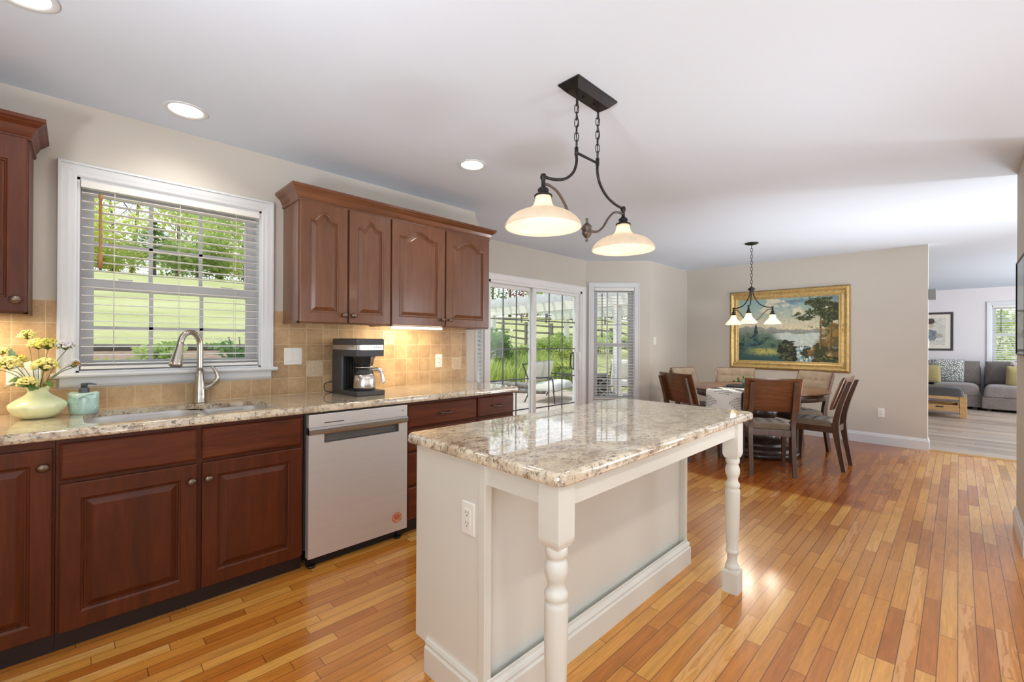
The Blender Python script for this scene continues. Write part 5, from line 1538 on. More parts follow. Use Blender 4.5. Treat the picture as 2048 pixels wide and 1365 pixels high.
def table():
    t = thing('dining_table', 'round rustic wood dining table on a turned dark pedestal', 'table', (TX, TY, 0))
    m = MB(); m.lathe([(0.001, 0.735), (0.70, 0.735), (0.716, 0.740), (0.72, 0.750), (0.716, 0.758), (0.708, 0.761), (0.001, 0.761)], (TX, TY, 0), 72); m.build('tabletop', M['table_wood'], t)
    m = MB(); m.lathe([(0.60, 0.66), (0.668, 0.662), (0.675, 0.70), (0.690, 0.735), (0.60, 0.735)], (TX, TY, 0), 64); m.build('apron', M['table_dark'], t)
    prof = [(0.001, 0.0), (0.40, 0.0), (0.425, 0.006), (0.430, 0.045), (0.418, 0.056), (0.395, 0.060), (0.398, 0.085), (0.385, 0.105), (0.350, 0.112), (0.310, 0.120), (0.318, 0.135), (0.306, 0.152), (0.260, 0.164), (0.215, 0.190), (0.190, 0.225), (0.200, 0.240), (0.192, 0.255), (0.150, 0.275), (0.130, 0.32), (0.145, 0.37), (0.180, 0.41), (0.205, 0.45), (0.215, 0.49), (0.190, 0.53), (0.200, 0.545), (0.225, 0.56), (0.220, 0.58), (0.185, 0.592), (0.19, 0.62), (0.30, 0.64), (0.42, 0.66), (0.42, 0.70), (0.001, 0.70)]
    m = MB(); m.lathe(prof, (TX, TY, 0), 56); m.build('pedestal', M['table_dark'], t)
    ang = radians(170)
    T = Matrix.Translation((TX, TY, 0)) @ Matrix.Rotation(ang, 4, 'Z')
    r = thing('table_runner', 'white woven table runner with black dash pattern hanging over the near table edge', 'table runner', tuple(T @ Vector((0.3, 0, 0.762))))
    W = 0.20
    def path(s):
        if s < 0.715: return (s, 0.7645)
        a = (s - 0.715) / 0.022
        if a < pi / 2: return (0.715 + 0.022 * sin(a), 0.7425 + 0.022 * cos(a))
        return (0.737 + 0.010 * sin(min(1, (a - pi / 2) / 12)), 0.7425 - (s - 0.715 - 0.022 * pi / 2))
    m = MB(T); g, b = [], []
    N = 90
    for i in range(N + 1):
        s = -0.62 + (1.07 + 0.62) * i / N; x, z = path(s)
        nx, nz = (0, 1) if s < 0.715 else (1, 0)
        g.append([(x, -W + 2 * W * j / 16, z + 0.0012 * sin(j * 1.3 + i * 0.5) * (1 if s < 0.715 else 0)) for j in range(17)])
        b.append([(x - nx * 0.002, -W + 2 * W * j / 16, z - nz * 0.0018) for j in range(17)])
    m.sheet(g); m.sheet(b); m.open = True
    m.build('cloth', M['runner'], r)
    m = MB(T)
    def dash(s, y0, y1):
        x, z = path(s); o = (0, 0.0015) if s < 0.715 else (0.002, 0)
        m.tube([(x + o[0], y0, z + o[1]), (x + o[0], y1, z + o[1])], 0.0016, 5)
        for y in (y0, y1): m.sphere((x + o[0], y, z + o[1]), 0.0042, seg=6, rings=4)
    for rep in range(4):
        s0 = 0.785 + 0.245 * (rep - 2)
        for k in range(8):
            s = s0 + 0.012 + k * 0.017; ext = 0.045 + 0.09 * (1 - abs(k - 3.5) / 3.5)
            dash(s, -W + 0.006, -W + ext); dash(s, W - ext, W - 0.006)
        for k in range(4):
            s = s0 + 0.165 + k * 0.020; w = (0.04, 0.075, 0.10, 0.06)[k]; dash(s, -w + 0.02 * (k % 2), w)
    m.build('black_dashes', M['slot_black'], r)
    # tray with pots
    tc = Vector((5.60, 1.78, 0.766))
    tr = MB(); tr.lathe([(0.001, 0), (0.17, 0), (0.182, 0.004), (0.186, 0.018), (0.181, 0.019), (0.172, 0.008), (0.001, 0.007)], tc, 40)
    tag(tr.build('serving_tray', M['black']), 'round dark tray lying on the dining table', 'tray')
    pc = tc + Vector((0.03, -0.02, 0.0075))
    p = thing('potted_plant', 'small trailing green plant in a blue pot on the dark table tray', 'plant', pc)
    m = MB(); m.lathe([(0.001, 0), (0.030, 0), (0.042, 0.02), (0.047, 0.045), (0.044, 0.066), (0.040, 0.066), (0.040, 0.055), (0.001, 0.052)], pc, 24); m.build('pot', M['blue_pot'], p)
    rng = random.Random(8); lf = MB(); lf.open = True
    for i in range(40):
        a = rng.uniform(0, 6.28); e = rng.uniform(-0.1, 1.1); L = rng.uniform(0.05, 0.15)
        q = pc + Vector((0, 0, 0.06)); d = Vector((cos(a) * cos(e), sin(a) * cos(e), sin(e) * 0.7)); q1 = q + d * L
        lf.cyl(q, q1, 0.001, seg=4); leaf_mesh(lf, q1 - d * 0.012, q1 + d * 0.022 - Vector((0, 0, 0.008)), 0.010, 0.004)
    lf.build('leaves', M['leaf'], p)
M['runner'] = plain('white_woven_cotton', (232, 232, 228), 0.95, var=0.05, scale=200, bump=0.3, bscale=400)
M['slot_black'] = plain('black_yarn', (36, 36, 40), 0.9)
M['blue_pot'] = plain('blue_glazed_pot', (120, 162, 196), 0.25, var=0.05)
table()

# ------------------------------------------------------------------ living room
def pillow(name, label, cat, mat, c, w, h, th, rz, tiltx=0.25, group=None):
    T = Matrix.Translation(c) @ Matrix.Rotation(rz, 4, 'Z') @ Matrix.Rotation(-tiltx, 4, 'Y') @ Matrix.Rotation(pi / 2, 4, 'Y') @ Matrix.Rotation(pi / 2, 4, 'Z')
    m = MB(); grid_cushion(m, -w / 2, w / 2, -h / 2, h / 2, 0, th, None, 22, 3.2, both=True, T=T)
    o = m.build(name, M[mat]); tag(o, label, cat, group); return o
def sofa(name_label, y0, y1, x0, x1, rot, pivot, ncush, cushion_labels):
    R = Matrix.Translation((pivot[0], pivot[1], 0)) @ Matrix.Rotation(rot, 4, 'Z') @ Matrix.Translation((-pivot[0], -pivot[1], 0))
    t = thing('sectional_sofa', name_label, 'sofa', ((x0 + x1) / 2, (y0 + y1) / 2, 0), group='grey sectional sofa pieces')
    m = MB(R); m.box(x0 + 0.03, x1, y0 + 0.005, y1 - 0.005, 0.05, 0.285); m.build('base', M['sofa'], t, 0.02, 3)
    for xx in (x0 + 0.12, x1 - 0.1):
        for yy in (y0 + 0.1, y1 - 0.1):
            m = MB(R); m.box(xx - 0.03, xx + 0.03, yy - 0.03, yy + 0.03, 0, 0.05); m.build('foot', M['black'], t)
    m = MB(R); m.box(x1 - 0.24, x1, y0 + 0.005, y1 - 0.005, 0.285, 0.84); m.build('back_frame', M['sofa'], t, 0.04, 3)
    for i in range(ncush):
        a, b = y0 + (y1 - y0) * i / ncush, y0 + (y1 - y0) * (i + 1) / ncush
        m = MB(); grid_cushion(m, x0, x1 - 0.22, a + 0.008, b - 0.008, 0.285, 0.195, None, 20, 9, T=R); m.build('seat_cushion', M['sofa'], t)
        T = R @ Matrix.Translation((x1 - 0.30, (a + b) / 2, 0.70)) @ Matrix.Rotation(0.16, 4, 'Y') @ Matrix.Rotation(pi / 2, 4, 'Y') @ Matrix.Rotation(pi / 2, 4, 'Z')
        m = MB(); grid_cushion(m, -(b - a) / 2 + 0.006, (b - a) / 2 - 0.006, -0.25, 0.25, 0, 0.24, None, 20, 5, both=True, T=T); m.build('back_cushion', M['sofa'], t)
sofa('grey section of the sectional sofa below the framed sketch', -0.33, 1.95, 12.50, 13.62, 0, (12.5, -0.33), 3, None)
sofa('grey end section of the sectional sofa below the far window', -1.55, -0.345, 12.38, 13.60, radians(-3.5), (13.0, -0.345), 2, None)
pillow('throw_pillow', 'pebble patterned grey pillow leaning on the sofa beside the mustard one', 'pillow', 'pebble', (12.95, 0.17, 0.735), 0.52, 0.50, 0.16, 0.05, 0.22, 'pillows on the sectional sofa')
pillow('throw_pillow', 'mustard pillow at the left on the sofa behind the leather bench', 'pillow', 'mustard', (12.72, 0.46, 0.67), 0.42, 0.40, 0.14, -0.1, 0.28, 'pillows on the sectional sofa')
pillow('throw_pillow', 'trellis patterned pillow at the right under the far window', 'pillow', 'trellis', (13.02, -0.95, 0.74), 0.50, 0.48, 0.15, 0.1, 0.2, 'pillows on the sectional sofa')
pillow('throw_pillow', 'mustard pillow at the right in front of the trellis pillow', 'pillow', 'mustard', (12.70, -0.86, 0.68), 0.46, 0.42, 0.16, 0.1, 0.3, 'pillows on the sectional sofa')
def ottoman():
    x0, x1, y0, y1 = 10.90, 11.60, -0.105, 1.25
    t = thing('storage_bench', 'oak bench with dark leather top and an open tray drawer', 'bench', ((x0 + x1) / 2, (y0 + y1) / 2, 0))
    for xx in (x0, x1 - 0.09):
        for yy in (y0, y1 - 0.09):
            m = MB(); m.box(xx, xx + 0.09, yy, yy + 0.09, 0, 0.37); m.build('leg', M['oak'], t, 0.004)
    m = MB(); m.box(x0 + 0.01, x1 - 0.01, y0 + 0.09, y1 - 0.09, 0.315, 0.37); m.box(x0 + 0.09, x1 - 0.09, y0 + 0.01, y0 + 0.05, 0.315, 0.37); m.box(x0 + 0.09, x1 - 0.09, y1 - 0.05, y1 - 0.01, 0.315, 0.37); m.build('rail', M['oak'], t, 0.003)
    m = MB(); grid_cushion(m, x0 - 0.01, x1 + 0.01, y0 - 0.01, y1 + 0.01, 0.37, 0.145, None, 26, 14); m.build('leather_top', M['leather'], t)
    m = MB(); m.box(x0 + 0.14, x1 - 0.05, y0 + 0.095, y1 - 0.095, 0.10, 0.115); m.build('shelf', M['oak'], t)
    d = MB(); xa, xb, ya, yb = x0 - 0.10, x1 - 0.16, y0 + 0.10, y1 - 0.10
    d.box(xa, xb, ya, yb, 0.118, 0.130); d.box(xa, xa + 0.02, ya, yb, 0.130, 0.225); d.box(xb - 0.02, xb, ya, yb, 0.130, 0.225); d.box(xa + 0.02, xb - 0.02, ya, ya + 0.018, 0.130, 0.225); d.box(xa + 0.02, xb - 0.02, yb - 0.018, yb, 0.130, 0.225)
    dr = d.build('drawer', M['oak'], t, 0.002)
    m = MB(); yc = y0 + 0.34; m.box(xa - 0.002, xa + 0.002, yc - 0.05, yc + 0.05, 0.178, 0.200); m.build('pull_slot', M['black'], dr)
ottoman()
def sketch(u, v):
    n = fbm(u * 10, v * 12, 4, 6); f = fbm(u * 50, v * 50, 3, 2)
    c = mixc((196, 194, 184), (212, 208, 198), sm(-0.3, 0.4, n))
    def ell(cu, cv, a, b): return sqrt(((u - cu) / a) ** 2 + ((v - cv) / b) ** 2)
    if ell(0.55, 0.36, 0.26, 0.22) + 0.18 * n < 0.95: c = mixc((138, 148, 152), (106, 118, 126), sm(-0.2, 0.3, n + 0.6 * f))
    if ell(0.56, 0.78, 0.105, 0.15) < 1: c = mixc((196, 180, 164), (160, 142, 128), sm(0.0, 0.1, u - 0.58))
    if ell(0.55, 0.88, 0.145, 0.10) + 0.15 * n < 1 : c = (88, 80, 76)
    if ell(0.60, 0.845, 0.13, 0.025) < 1: c = (78, 70, 66)
    if ell(0.83, 0.36, 0.13, 0.07) + 0.3 * n < 0.9: c = (176, 164, 150)
    k = 1 + 0.12 * f
    return [max(0, min(255, x * k)) for x in c]
def far_picture():
    t = thing('framed_sketch', 'dark framed portrait sketch on the pale living room wall above the sofa', 'picture', (13.75, 0.48, 1.57))
    u0, u1, z0, z1 = -0.90, -0.08, 1.142, 1.995; w = 0.045
    m = MB(FV); pic_frame(m, u0 + w, u1 - w, z0 + w, z1 - w, [(0, 0.002), (0, 0.014), (0.01, 0.020), (0.035, 0.026), (0.045, 0.020), (0.045, 0.002)]); m.build('frame', M['dark_frame'], t)
    m = MB(FV); m.box(u0 + w - 0.004, u1 - w + 0.004, -0.008, -0.003, z0 + w - 0.004, z1 - w + 0.004); m.build('mat_board', M['mat_board'], t)
    painted('print', FV, u0 + w + 0.085, u1 - w - 0.085, z0 + w + 0.075, z1 - w - 0.075, sketch, 90, 90, -0.0095, 'print', t)
M['dark_frame'] = plain('dark_grey_frame', (70, 66, 64), 0.4)
M['mat_board'] = plain('cream_mat_board', (222, 216, 202), 0.85, var=0.01)
far_picture()
t = thing('wall_speaker', 'small grey speaker on the wall end beside the living room opening', 'speaker', (XP + 0.13, 0.262, 1.89))
m = MB(); m.box(XP + 0.075, XP + 0.19, 0.190, 0.262, 1.826, 1.952); m.build('cabinet', M['spk'] if 'spk' in M else plain('grey_speaker_shell', (150, 154, 152), 0.5), t, 0.006)
m = MB(); m.box(XP + 0.070, XP + 0.0755, 0.196, 0.256, 1.832, 1.946); m.build('grille', plain('grey_speaker_cloth', (134, 138, 138), 0.9, bump=0.4, bscale=500), t, 0.002)
# ------------------------------------------------------------------ outdoors
def interp(tab, x):
    if x <= tab[0][0]: return tab[0][1]
    for (a, b), (c, d) in zip(tab, tab[1:]):
        if x <= c: return b + (d - b) * (x - a) / (c - a)
    return tab[-1][1]
P_LEFT = [(3.4, 0.62), (5.0, 0.80), (7.3, 1.08), (7.5, 1.18), (15, 2.3), (30, 4.5), (52, 7.3), (90, 9.0)]
P_MID = [(3, -0.17), (13.2, -0.17), (13.6, 0.05), (16, 0.35), (20, 0.85), (30, 1.9), (50, 4.1), (90, 5.2)]
P_RIGHT = [(3, -0.17), (13, -0.17), (20, 0.2), (30, 0.9), (50, 3.2), (90, 4.4)]
def ground_z(x, y):
    r = sqrt(x * x + y * y); az = math.degrees(atan2(x, y))
    l, m_, rr = interp(P_LEFT, r), interp(P_MID, r), interp(P_RIGHT, r)
    t = sm(20, 38, az); s = sm(54, 64, az)
    return (l + (m_ - l) * t) * (1 - s) + rr * s
def inside_house(x, y):
    if y < 3.36 and -1.9 < x < 13.95: return True
    if y < 4.06 and 2.5 < x < 6.2 and y - 3.2 < (x - 2.45) and y - 3.2 < (6.25 - x): return True
    return False
def lawn():
    rs = [3.0 + 0.35 * i for i in range(30)] + [13.5 * 1.075 ** i for i in range(1, 27)]
    azs = [-30 + 1.5 * i for i in range(101)]
    m = MB(); vid = {}
    for i, r in enumerate(rs):
        for j, a in enumerate(azs):
            x, y = r * sin(radians(a)), r * cos(radians(a))
            if inside_house(x, y): continue
            vid[(i, j)] = len(m.v)
            m.v.append(Vector((x, y, ground_z(x, y) + 0.02 * noise.noise(Vector((x * 0.5, y * 0.5, 0))))))
    for i in range(len(rs) - 1):
        for j in range(len(azs) - 1):
            q = [(i, j), (i, j + 1), (i + 1, j + 1), (i + 1, j)]
            if all(k in vid for k in q):
                m.f.append([vid[k] for k in reversed(q)]); m.sm.append(True); m.mi.append(0)
    n = NT('sunlit_lawn')
    a = n.noise(scale=0.35, detail=5); b = n.noise(scale=9, detail=4, rough=0.7)
    st = n.noise(n.map(scale=(0.12, 1.1, 1)), 2.0, 3)
    f = n.math('ADD', n.math('MULTIPLY', a, 0.5), n.math('ADD', n.math('MULTIPLY', b, 0.3), n.math('MULTIPLY', st, 0.2)))
    col = n.ramp(f, [(0.3, lin((150, 150, 92))), (0.5, lin((184, 180, 122))), (0.7, lin((208, 200, 154)))])
    mat = n.pbr(col, 0.95, 0, 0.1, n.bump(b, 0.6, 0.05))
    struct(m.build('lawn', mat), 'sloping sunlit green lawn rising behind the house', 'lawn')
lawn()
M['paver'] = plain('warm_patio_pavers', (190, 172, 156), 0.85, var=0.15, scale=2.5, bump=0.2)
m = MB(); m.prism([(2.7, 3.45), (3.3, 4.06), (5.5, 4.06), (6.2, 3.45), (13.5, 3.50), (13.2, 8.5), (10.6, 10.9), (8.6, 10.9), (5.6, 10.2), (3.6, 8.2), (2.4, 5.0)], -0.30, -0.15, 'z')
struct(m.build('patio', M['paver']), 'pale paved patio outside the sliding door', 'patio')
M['pergola'] = plain('weathered_white_timber', (232, 228, 222), 0.8, var=0.08, scale=8)
M['mulch'] = plain('brown_mulch', (150, 120, 96), 0.95, var=0.3, scale=14, bump=0.6)
M['log'] = plain('dark_timber_edging', (92, 78, 66), 0.9, var=0.25, scale=9)
M['fence'] = plain('grey_split_rail', (120, 112, 104), 0.9, var=0.2, scale=10)
M['stone'] = plain('grey_fieldstone', (150, 142, 134), 0.9, var=0.3, scale=6, bump=0.5)
M['cushion_out'] = plain('cream_outdoor_cushion', (228, 220, 206), 0.95, var=0.03)
M['grey_metal'] = plain('dark_patio_metal', (72, 68, 66), 0.5, 0.3)
M['grey_box'] = plain('grey_patio_plastic', (136, 134, 132), 0.7, var=0.06)
def leafmat(name, a, b, tr=0.5):
    n = NT(name)
    f = n.noise(scale=1.6, detail=5, rough=0.7); g = n.noise(scale=14, detail=2)
    col = n.ramp(n.math('ADD', n.math('MULTIPLY', f, 0.6), n.math('MULTIPLY', g, 0.4)), [(0.35, lin(a)), (0.65, lin(b))])
    d = n.node('ShaderNodeBsdfDiffuse'); t = n.node('ShaderNodeBsdfTranslucent'); x = n.node('ShaderNodeMixShader')
    n.set(d.inputs[0], col); n.set(t.inputs[0], col); x.inputs[0].default_value = tr
    n.t.links.new(d.outputs[0], x.inputs[1]); n.t.links.new(t.outputs[0], x.inputs[2]); n.t.links.new(x.outputs[0], n.out.inputs[0])
    return n.m
M['lf_lime'] = leafmat('lime_spring_leaves', (190, 200, 104), (234, 234, 150))
M['lf_mid'] = leafmat('mid_green_leaves', (150, 174, 100), (204, 214, 138))
M['lf_dark'] = leafmat('deep_green_leaves', (96, 134, 84), (162, 188, 124))
M['lf_red'] = leafmat('plum_red_leaves', (110, 62, 66), (158, 104, 96))
M['lf_spruce'] = leafmat('spruce_needles', (112, 142, 96), (176, 198, 140), 0.25)
M['lf_bud'] = leafmat('bare_twig_buds', (170, 160, 130), (206, 206, 150))
M['lf_grass'] = leafmat('tall_grass_blades', (168, 190, 104), (226, 230, 150))
M['bark'] = plain('grey_brown_bark', (112, 98, 86), 0.9, var=0.3, scale=8)
def leaves(mb, blobs, n, size, rng, flat=0.0):
    tot = sum(b[3] * b[4] * b[5] for b in blobs)
    for cx, cy, cz, a, b, c in blobs:
        k = max(10, int(n * a * b * c / tot))
        for _ in range(k):
            v = Vector((rng.gauss(0, 1), rng.gauss(0, 1), rng.gauss(0, 1))).normalized() * (rng.random() ** 0.42)
            p = Vector((cx + v.x * a, cy + v.y * b, cz + v.z * c))
            d = Vector((rng.uniform(-1, 1), rng.uniform(-1, 1), rng.uniform(-0.6, 0.6))).normalized()
            e = d.cross(Vector((rng.uniform(-1, 1), rng.uniform(-1, 1), rng.uniform(-1, 1)))).normalized()
            s = size * rng.uniform(0.6, 1.3)
            mb.add([p - d * s, p + e * s * 0.5, p + d * s, p - e * s * 0.5], [(0, 1, 2, 3)])
def trunk(mb, x, y, z, h, r, rng, branches=6, lean=0.05):
    top = Vector((x + rng.uniform(-lean, lean) * h, y + rng.uniform(-lean, lean) * h, z + h))
    base = Vector((x, y, z - 0.2)); pts = [base.lerp(top, i / 5) + Vector((rng.uniform(-1, 1), rng.uniform(-1, 1), 0)) * r * 0.5 * (i > 0) for i in range(6)]
    mb.tube(pts, [r * (1 - 0.8 * i / 5) for i in range(6)], 8)
    for k in range(branches):
        f = rng.uniform(0.35, 0.95); p = base.lerp(top, f); a = rng.uniform(0, 6.28); L = h * rng.uniform(0.25, 0.45) * (1.15 - f * 0.6)
        q = p + Vector((cos(a) * L * 0.6, sin(a) * L * 0.6, L * 0.7)); mb.tube([p, p.lerp(q, 0.5) + Vector((0, 0, -0.03 * L)), q], [r * 0.4 * (1.1 - f), r * 0.25 * (1.1 - f), r * 0.08], 6)
        for _ in range(3):
            a2 = a + rng.uniform(-1, 1); s = p.lerp(q, rng.uniform(0.4, 0.9)); e = s + Vector((cos(a2) * L * 0.3, sin(a2) * L * 0.3, L * 0.35)); mb.tube([s, e], [r * 0.12, r * 0.03], 5)
def tree(az, r, h, w, mat, label, seed, n=2600, leaf=None, group='trees beyond the lawn', name='leafy_tree', bare=False):
    rng = random.Random(seed); x, y = r * sin(radians(az)), r * cos(radians(az)); z = ground_z(x, y)
    t = thing(name, label, 'tree', (x, y, z), group=group)
    m = MB(); trunk(m, x, y, z, h * 0.8, 0.018 * h, rng, 9 if bare else 6); m.build('trunk', M['bark'], t)
    bl = []
    for k in range(24):
        a = rng.uniform(0, 6.28); q = sqrt(rng.random()) * w * 0.36; zz = rng.uniform(0.04, 0.92)
        s = w * rng.uniform(0.13, 0.24) * (1.15 - abs(zz - 0.55))
        bl.append((x + cos(a) * q, y + sin(a) * q, z + h * zz, s, s, s * 0.8))
    m = MB(); leaves(m, bl, n, leaf or 0.02 * h, rng); m.build('foliage', M[mat], t)
def spruce(az, r, h, w, label, seed=1, n=2600):
    rng = random.Random(seed); x, y = r * sin(radians(az)), r * cos(radians(az)); z = ground_z(x, y)
    t = thing('spruce_tree', label, 'tree', (x, y, z))
    m = MB(); m.tube([(x, y, z - 0.1), (x, y, z + h)], [0.05 * h * 0.6, 0.01], 8); m.build('trunk', M['bark'], t)
    m = MB()
    for lv in range(9):
        f = lv / 8; zz = z + h * (0.26 + 0.70 * f); R = w / 2 * (1 - f) ** 0.8 + 0.05
        for k in range(9):
            a = 6.28 * k / 9 + lv * 0.6
            for q in range(int(n / 81)):
                u = rng.random(); d = Vector((cos(a + rng.uniform(-0.25, 0.25)), sin(a + rng.uniform(-0.25, 0.25)), 0)); p = Vector((x, y, zz)) + d * (R * u) + Vector((0, 0, -0.18 * R * u + rng.uniform(-0.05, 0.05) * h * 0.6))
                e = d.cross(Vector((0, 0, 1))); s = 0.035 * h
                m.add([p - d * s, p + e * s * 0.5, p + d * s, p - e * s * 0.5], [(0, 1, 2, 3)])
    m.build('foliage', M['lf_spruce'], t)
def shrub(x, y, h, w, mat, label, seed, n=900, leaf=0.05, group=None, cat='shrub', name='leafy_shrub', z=None):
    rng = random.Random(seed); z = ground_z(x, y) if z is None else z
    bl = [(x + rng.uniform(-0.3, 0.3) * w, y + rng.uniform(-0.3, 0.3) * w, z + h * rng.uniform(0.25, 0.8), w * rng.uniform(0.16, 0.28), w * rng.uniform(0.2, 0.32), h * rng.uniform(0.14, 0.24)) for _ in range(9)]
    t = thing(name, label, cat, (x, y, z), group=group)
    m = MB()
    for _ in range(6): m.tube([(x + rng.uniform(-.1, .1) * w, y + rng.uniform(-.1, .1) * w, z - 0.05), (x + rng.uniform(-.35, .35) * w, y + rng.uniform(-.35, .35) * w, z + h * 0.75)], [0.012 + 0.006 * h, 0.004], 5)
    m.build('stems', M['bark'], t)
    m = MB(); leaves(m, bl, n, leaf, rng); m.build('foliage', M[mat], t)
def at_px(px, r):
    """azimuth in degrees of an image column"""
    return math.degrees(YAW + atan2(px - 1024, F_PX))
AZ = lambda px: at_px(px, 0)
# trees seen through the sink window
spruce(AZ(308), 40, 3.9, 5.6, 'layered green spruce standing alone on the lawn beyond the sink window', 4)
tl = [(170, 58, 9.5, 8, 'lf_lime', 'lime green tree at the far left of the sink window view'), (228, 62, 13, 9, 'lf_bud', 'bare budding tree against the white sky, left of the spruce'), (262, 64, 15, 9, 'lf_bud', 'tall bare tree behind the spruce'),
      (352, 58, 12.5, 9, 'lf_lime', 'light green tree just right of the spruce'), (398, 60, 11.5, 8, 'lf_mid', 'green tree in the middle of the sink window view, behind the faucet side'), (440, 52, 11.5, 9, 'lf_lime', 'yellow green tree right of centre in the sink window view'), (490, 46, 9.5, 9, 'lf_mid', 'green tree at the right edge of the sink window view'), (200, 50, 5.0, 7, 'lf_lime', 'low yellow green bush tree left of the spruce'), (395, 50, 4.2, 6, 'lf_mid', 'low green bush tree right of the spruce')]
for i, (px, r, h, w, mt, lb) in enumerate(tl):
    tree(AZ(px), r, h, w, mt, lb, 20 + i, 900 if mt == 'lf_bud' else 2600, 0.10 if mt == 'lf_bud' else 0.20, bare=mt == 'lf_bud')
# trees seen through the patio door and the narrow window
tr = [(985, 60, 11.5, 8, 'lf_dark', 'dark tree top above the pergola at the left of the patio door'), (1020, 62, 12.5, 9, 'lf_red', 'plum red tree top above the pergola'), (1052, 70, 10.5, 8, 'lf_lime', 'light tree on the crest right of the plum red tree'), (1094, 50, 5.0, 6, 'lf_mid', 'green tree on the hill in the right half of the patio door'), (1118, 54, 6.0, 7, 'lf_lime', 'yellow green tree on the hill behind the patio door handle side'), (1140, 50, 5.5, 6, 'lf_dark', 'dark green tree at the right edge of the patio door view'), (1168, 55, 6.0, 7, 'lf_mid', 'green tree between the patio door and the narrow window'),
      (1200, 52, 4.6, 6, 'lf_dark', 'dark green tree at the left of the narrow window view'), (1232, 60, 6.5, 8, 'lf_lime', 'light green tree behind the pergola post in the narrow window'), (1262, 52, 5.0, 7, 'lf_mid', 'green tree at the right of the narrow window view')]
for i, (px, r, h, w, mt, lb) in enumerate(tr):
    tree(AZ(px), r, h, w, mt, lb, 50 + i, 1900, 0.19)
for px, w_, lb in ((165, 7, 'low bushes at the far left along the lawn crest'), (235, 7, 'low bushes left of the spruce along the lawn crest'), (345, 7, 'low bushes right of the spruce along the lawn crest'), (415, 7, 'low bushes in the middle right along the lawn crest'), (480, 7, 'low bushes at the right end of the lawn crest')):
    a_ = radians(AZ(px)); shrub(54 * sin(a_), 54 * cos(a_), 3.2, w_, 'lf_lime', lb, px, 900, 0.22, 'bushes along the lawn crest')
# flower bed under the sink window with timber edging
def bed():
    m = MB(); g = []
    for i in range(25):
        az = radians(-14 + 1.6 * i); row = []
        for j in range(8):
            r = 4.2 + 3.2 * j / 7; x, y = r * sin(az), r * cos(az); row.append((x, y, ground_z(x, y) + 0.025))
        g.append(row)
    m.sheet(g); m.open = True
    struct(m.build('flower_bed', M['mulch']), 'strip of mulch below the lawn outside the sink window', 'flower bed')
    m = MB(); pts = []
    for i in range(26):
        az = radians(-15 + 1.6 * i); x, y = 7.4 * sin(az), 7.4 * cos(az); pts.append((x, y, ground_z(x, y) + 0.03))
    m.tube(pts, 0.07, 7)
    tag(m.build('timber_edging', M['log']), 'dark timber edging between the lawn and the bed outside the sink window', 'edging')
    rng = random.Random(5)
    labs = ['lime plant low at the left of the bed outside the sink window', 'green plant second from the left in the bed outside', 'spiky plant in the middle of the bed outside the sink window', 'low lime plant behind the faucet neck in the bed outside', 'small green plant right of the faucet in the bed outside', 'dark green plant at the right end of the bed outside']
    for (px, r, h, w, mt), lb in zip(((178, 5.0, 0.34, 0.7, 'lf_lime'), (240, 5.2, 0.25, 0.7, 'lf_mid'), (318, 6.1, 0.34, 0.6, 'lf_mid'), (385, 5.4, 0.25, 0.6, 'lf_lime'), (442, 5.6, 0.20, 0.6, 'lf_mid'), (489, 6.2, 0.5, 0.7, 'lf_dark')), labs):
        a = radians(AZ(px)); shrub(r * sin(a), r * cos(a), h, w, mt, lb, int(px), 420, 0.045, 'plants in the bed outside the sink window', 'plant', 'bed_plant')
bed()
# pergola
def pergola():
    A, B = Vector((10.17, 11.19, -0.17)), Vector((9.34, 5.81, -0.17))
    d = (B - A).normalized(); n = Vector((-d.y, d.x, 0)); n = n if n.x > 0 else -n
    t = thing('pergola', 'white timber pergola with a row of rafters over the patio', 'pergola', (11, 8.5, -0.15))
    def T(o): return Matrix(((d.x, n.x, 0, o.x), (d.y, n.y, 0, o.y), (0, 0, 1, o.z), (0, 0, 0, 1)))
    L = (B - A).length
    for k, off in ((0, 0.0), (1, 3.4)):
        for s in (0, L):
            o = A + d * s + n * off; m = MB(T(o)); m.box(-0.07, 0.07, -0.07, 0.07, 0, 2.40); m.box(-0.095, 0.095, -0.095, 0.095, 0, 0.25); m.build('post', M['pergola'], t, 0.004)
        m = MB(T(A + n * off)); m.box(-0.8, L + 0.8, -0.075, -0.035, 2.34, 2.60); m.box(-0.8, L + 0.8, 0.035, 0.075, 2.34, 2.60); m.build('beam', M['pergola'], t, 0.003)
    for i in range(17):
        s = -0.6 + (L + 1.2) * i / 16; m = MB(T(A + d * s))
        m.prism([(-0.75, 2.66), (-0.68, 2.56), (-0.60, 2.56), (-0.075, 2.56), (3.5, 2.56), (4.05, 2.56), (4.12, 2.66), (4.12, 2.78), (-0.75, 2.78)], -0.02, 0.02, 'x'); m.build('rafter', M['pergola'], t)
pergola()
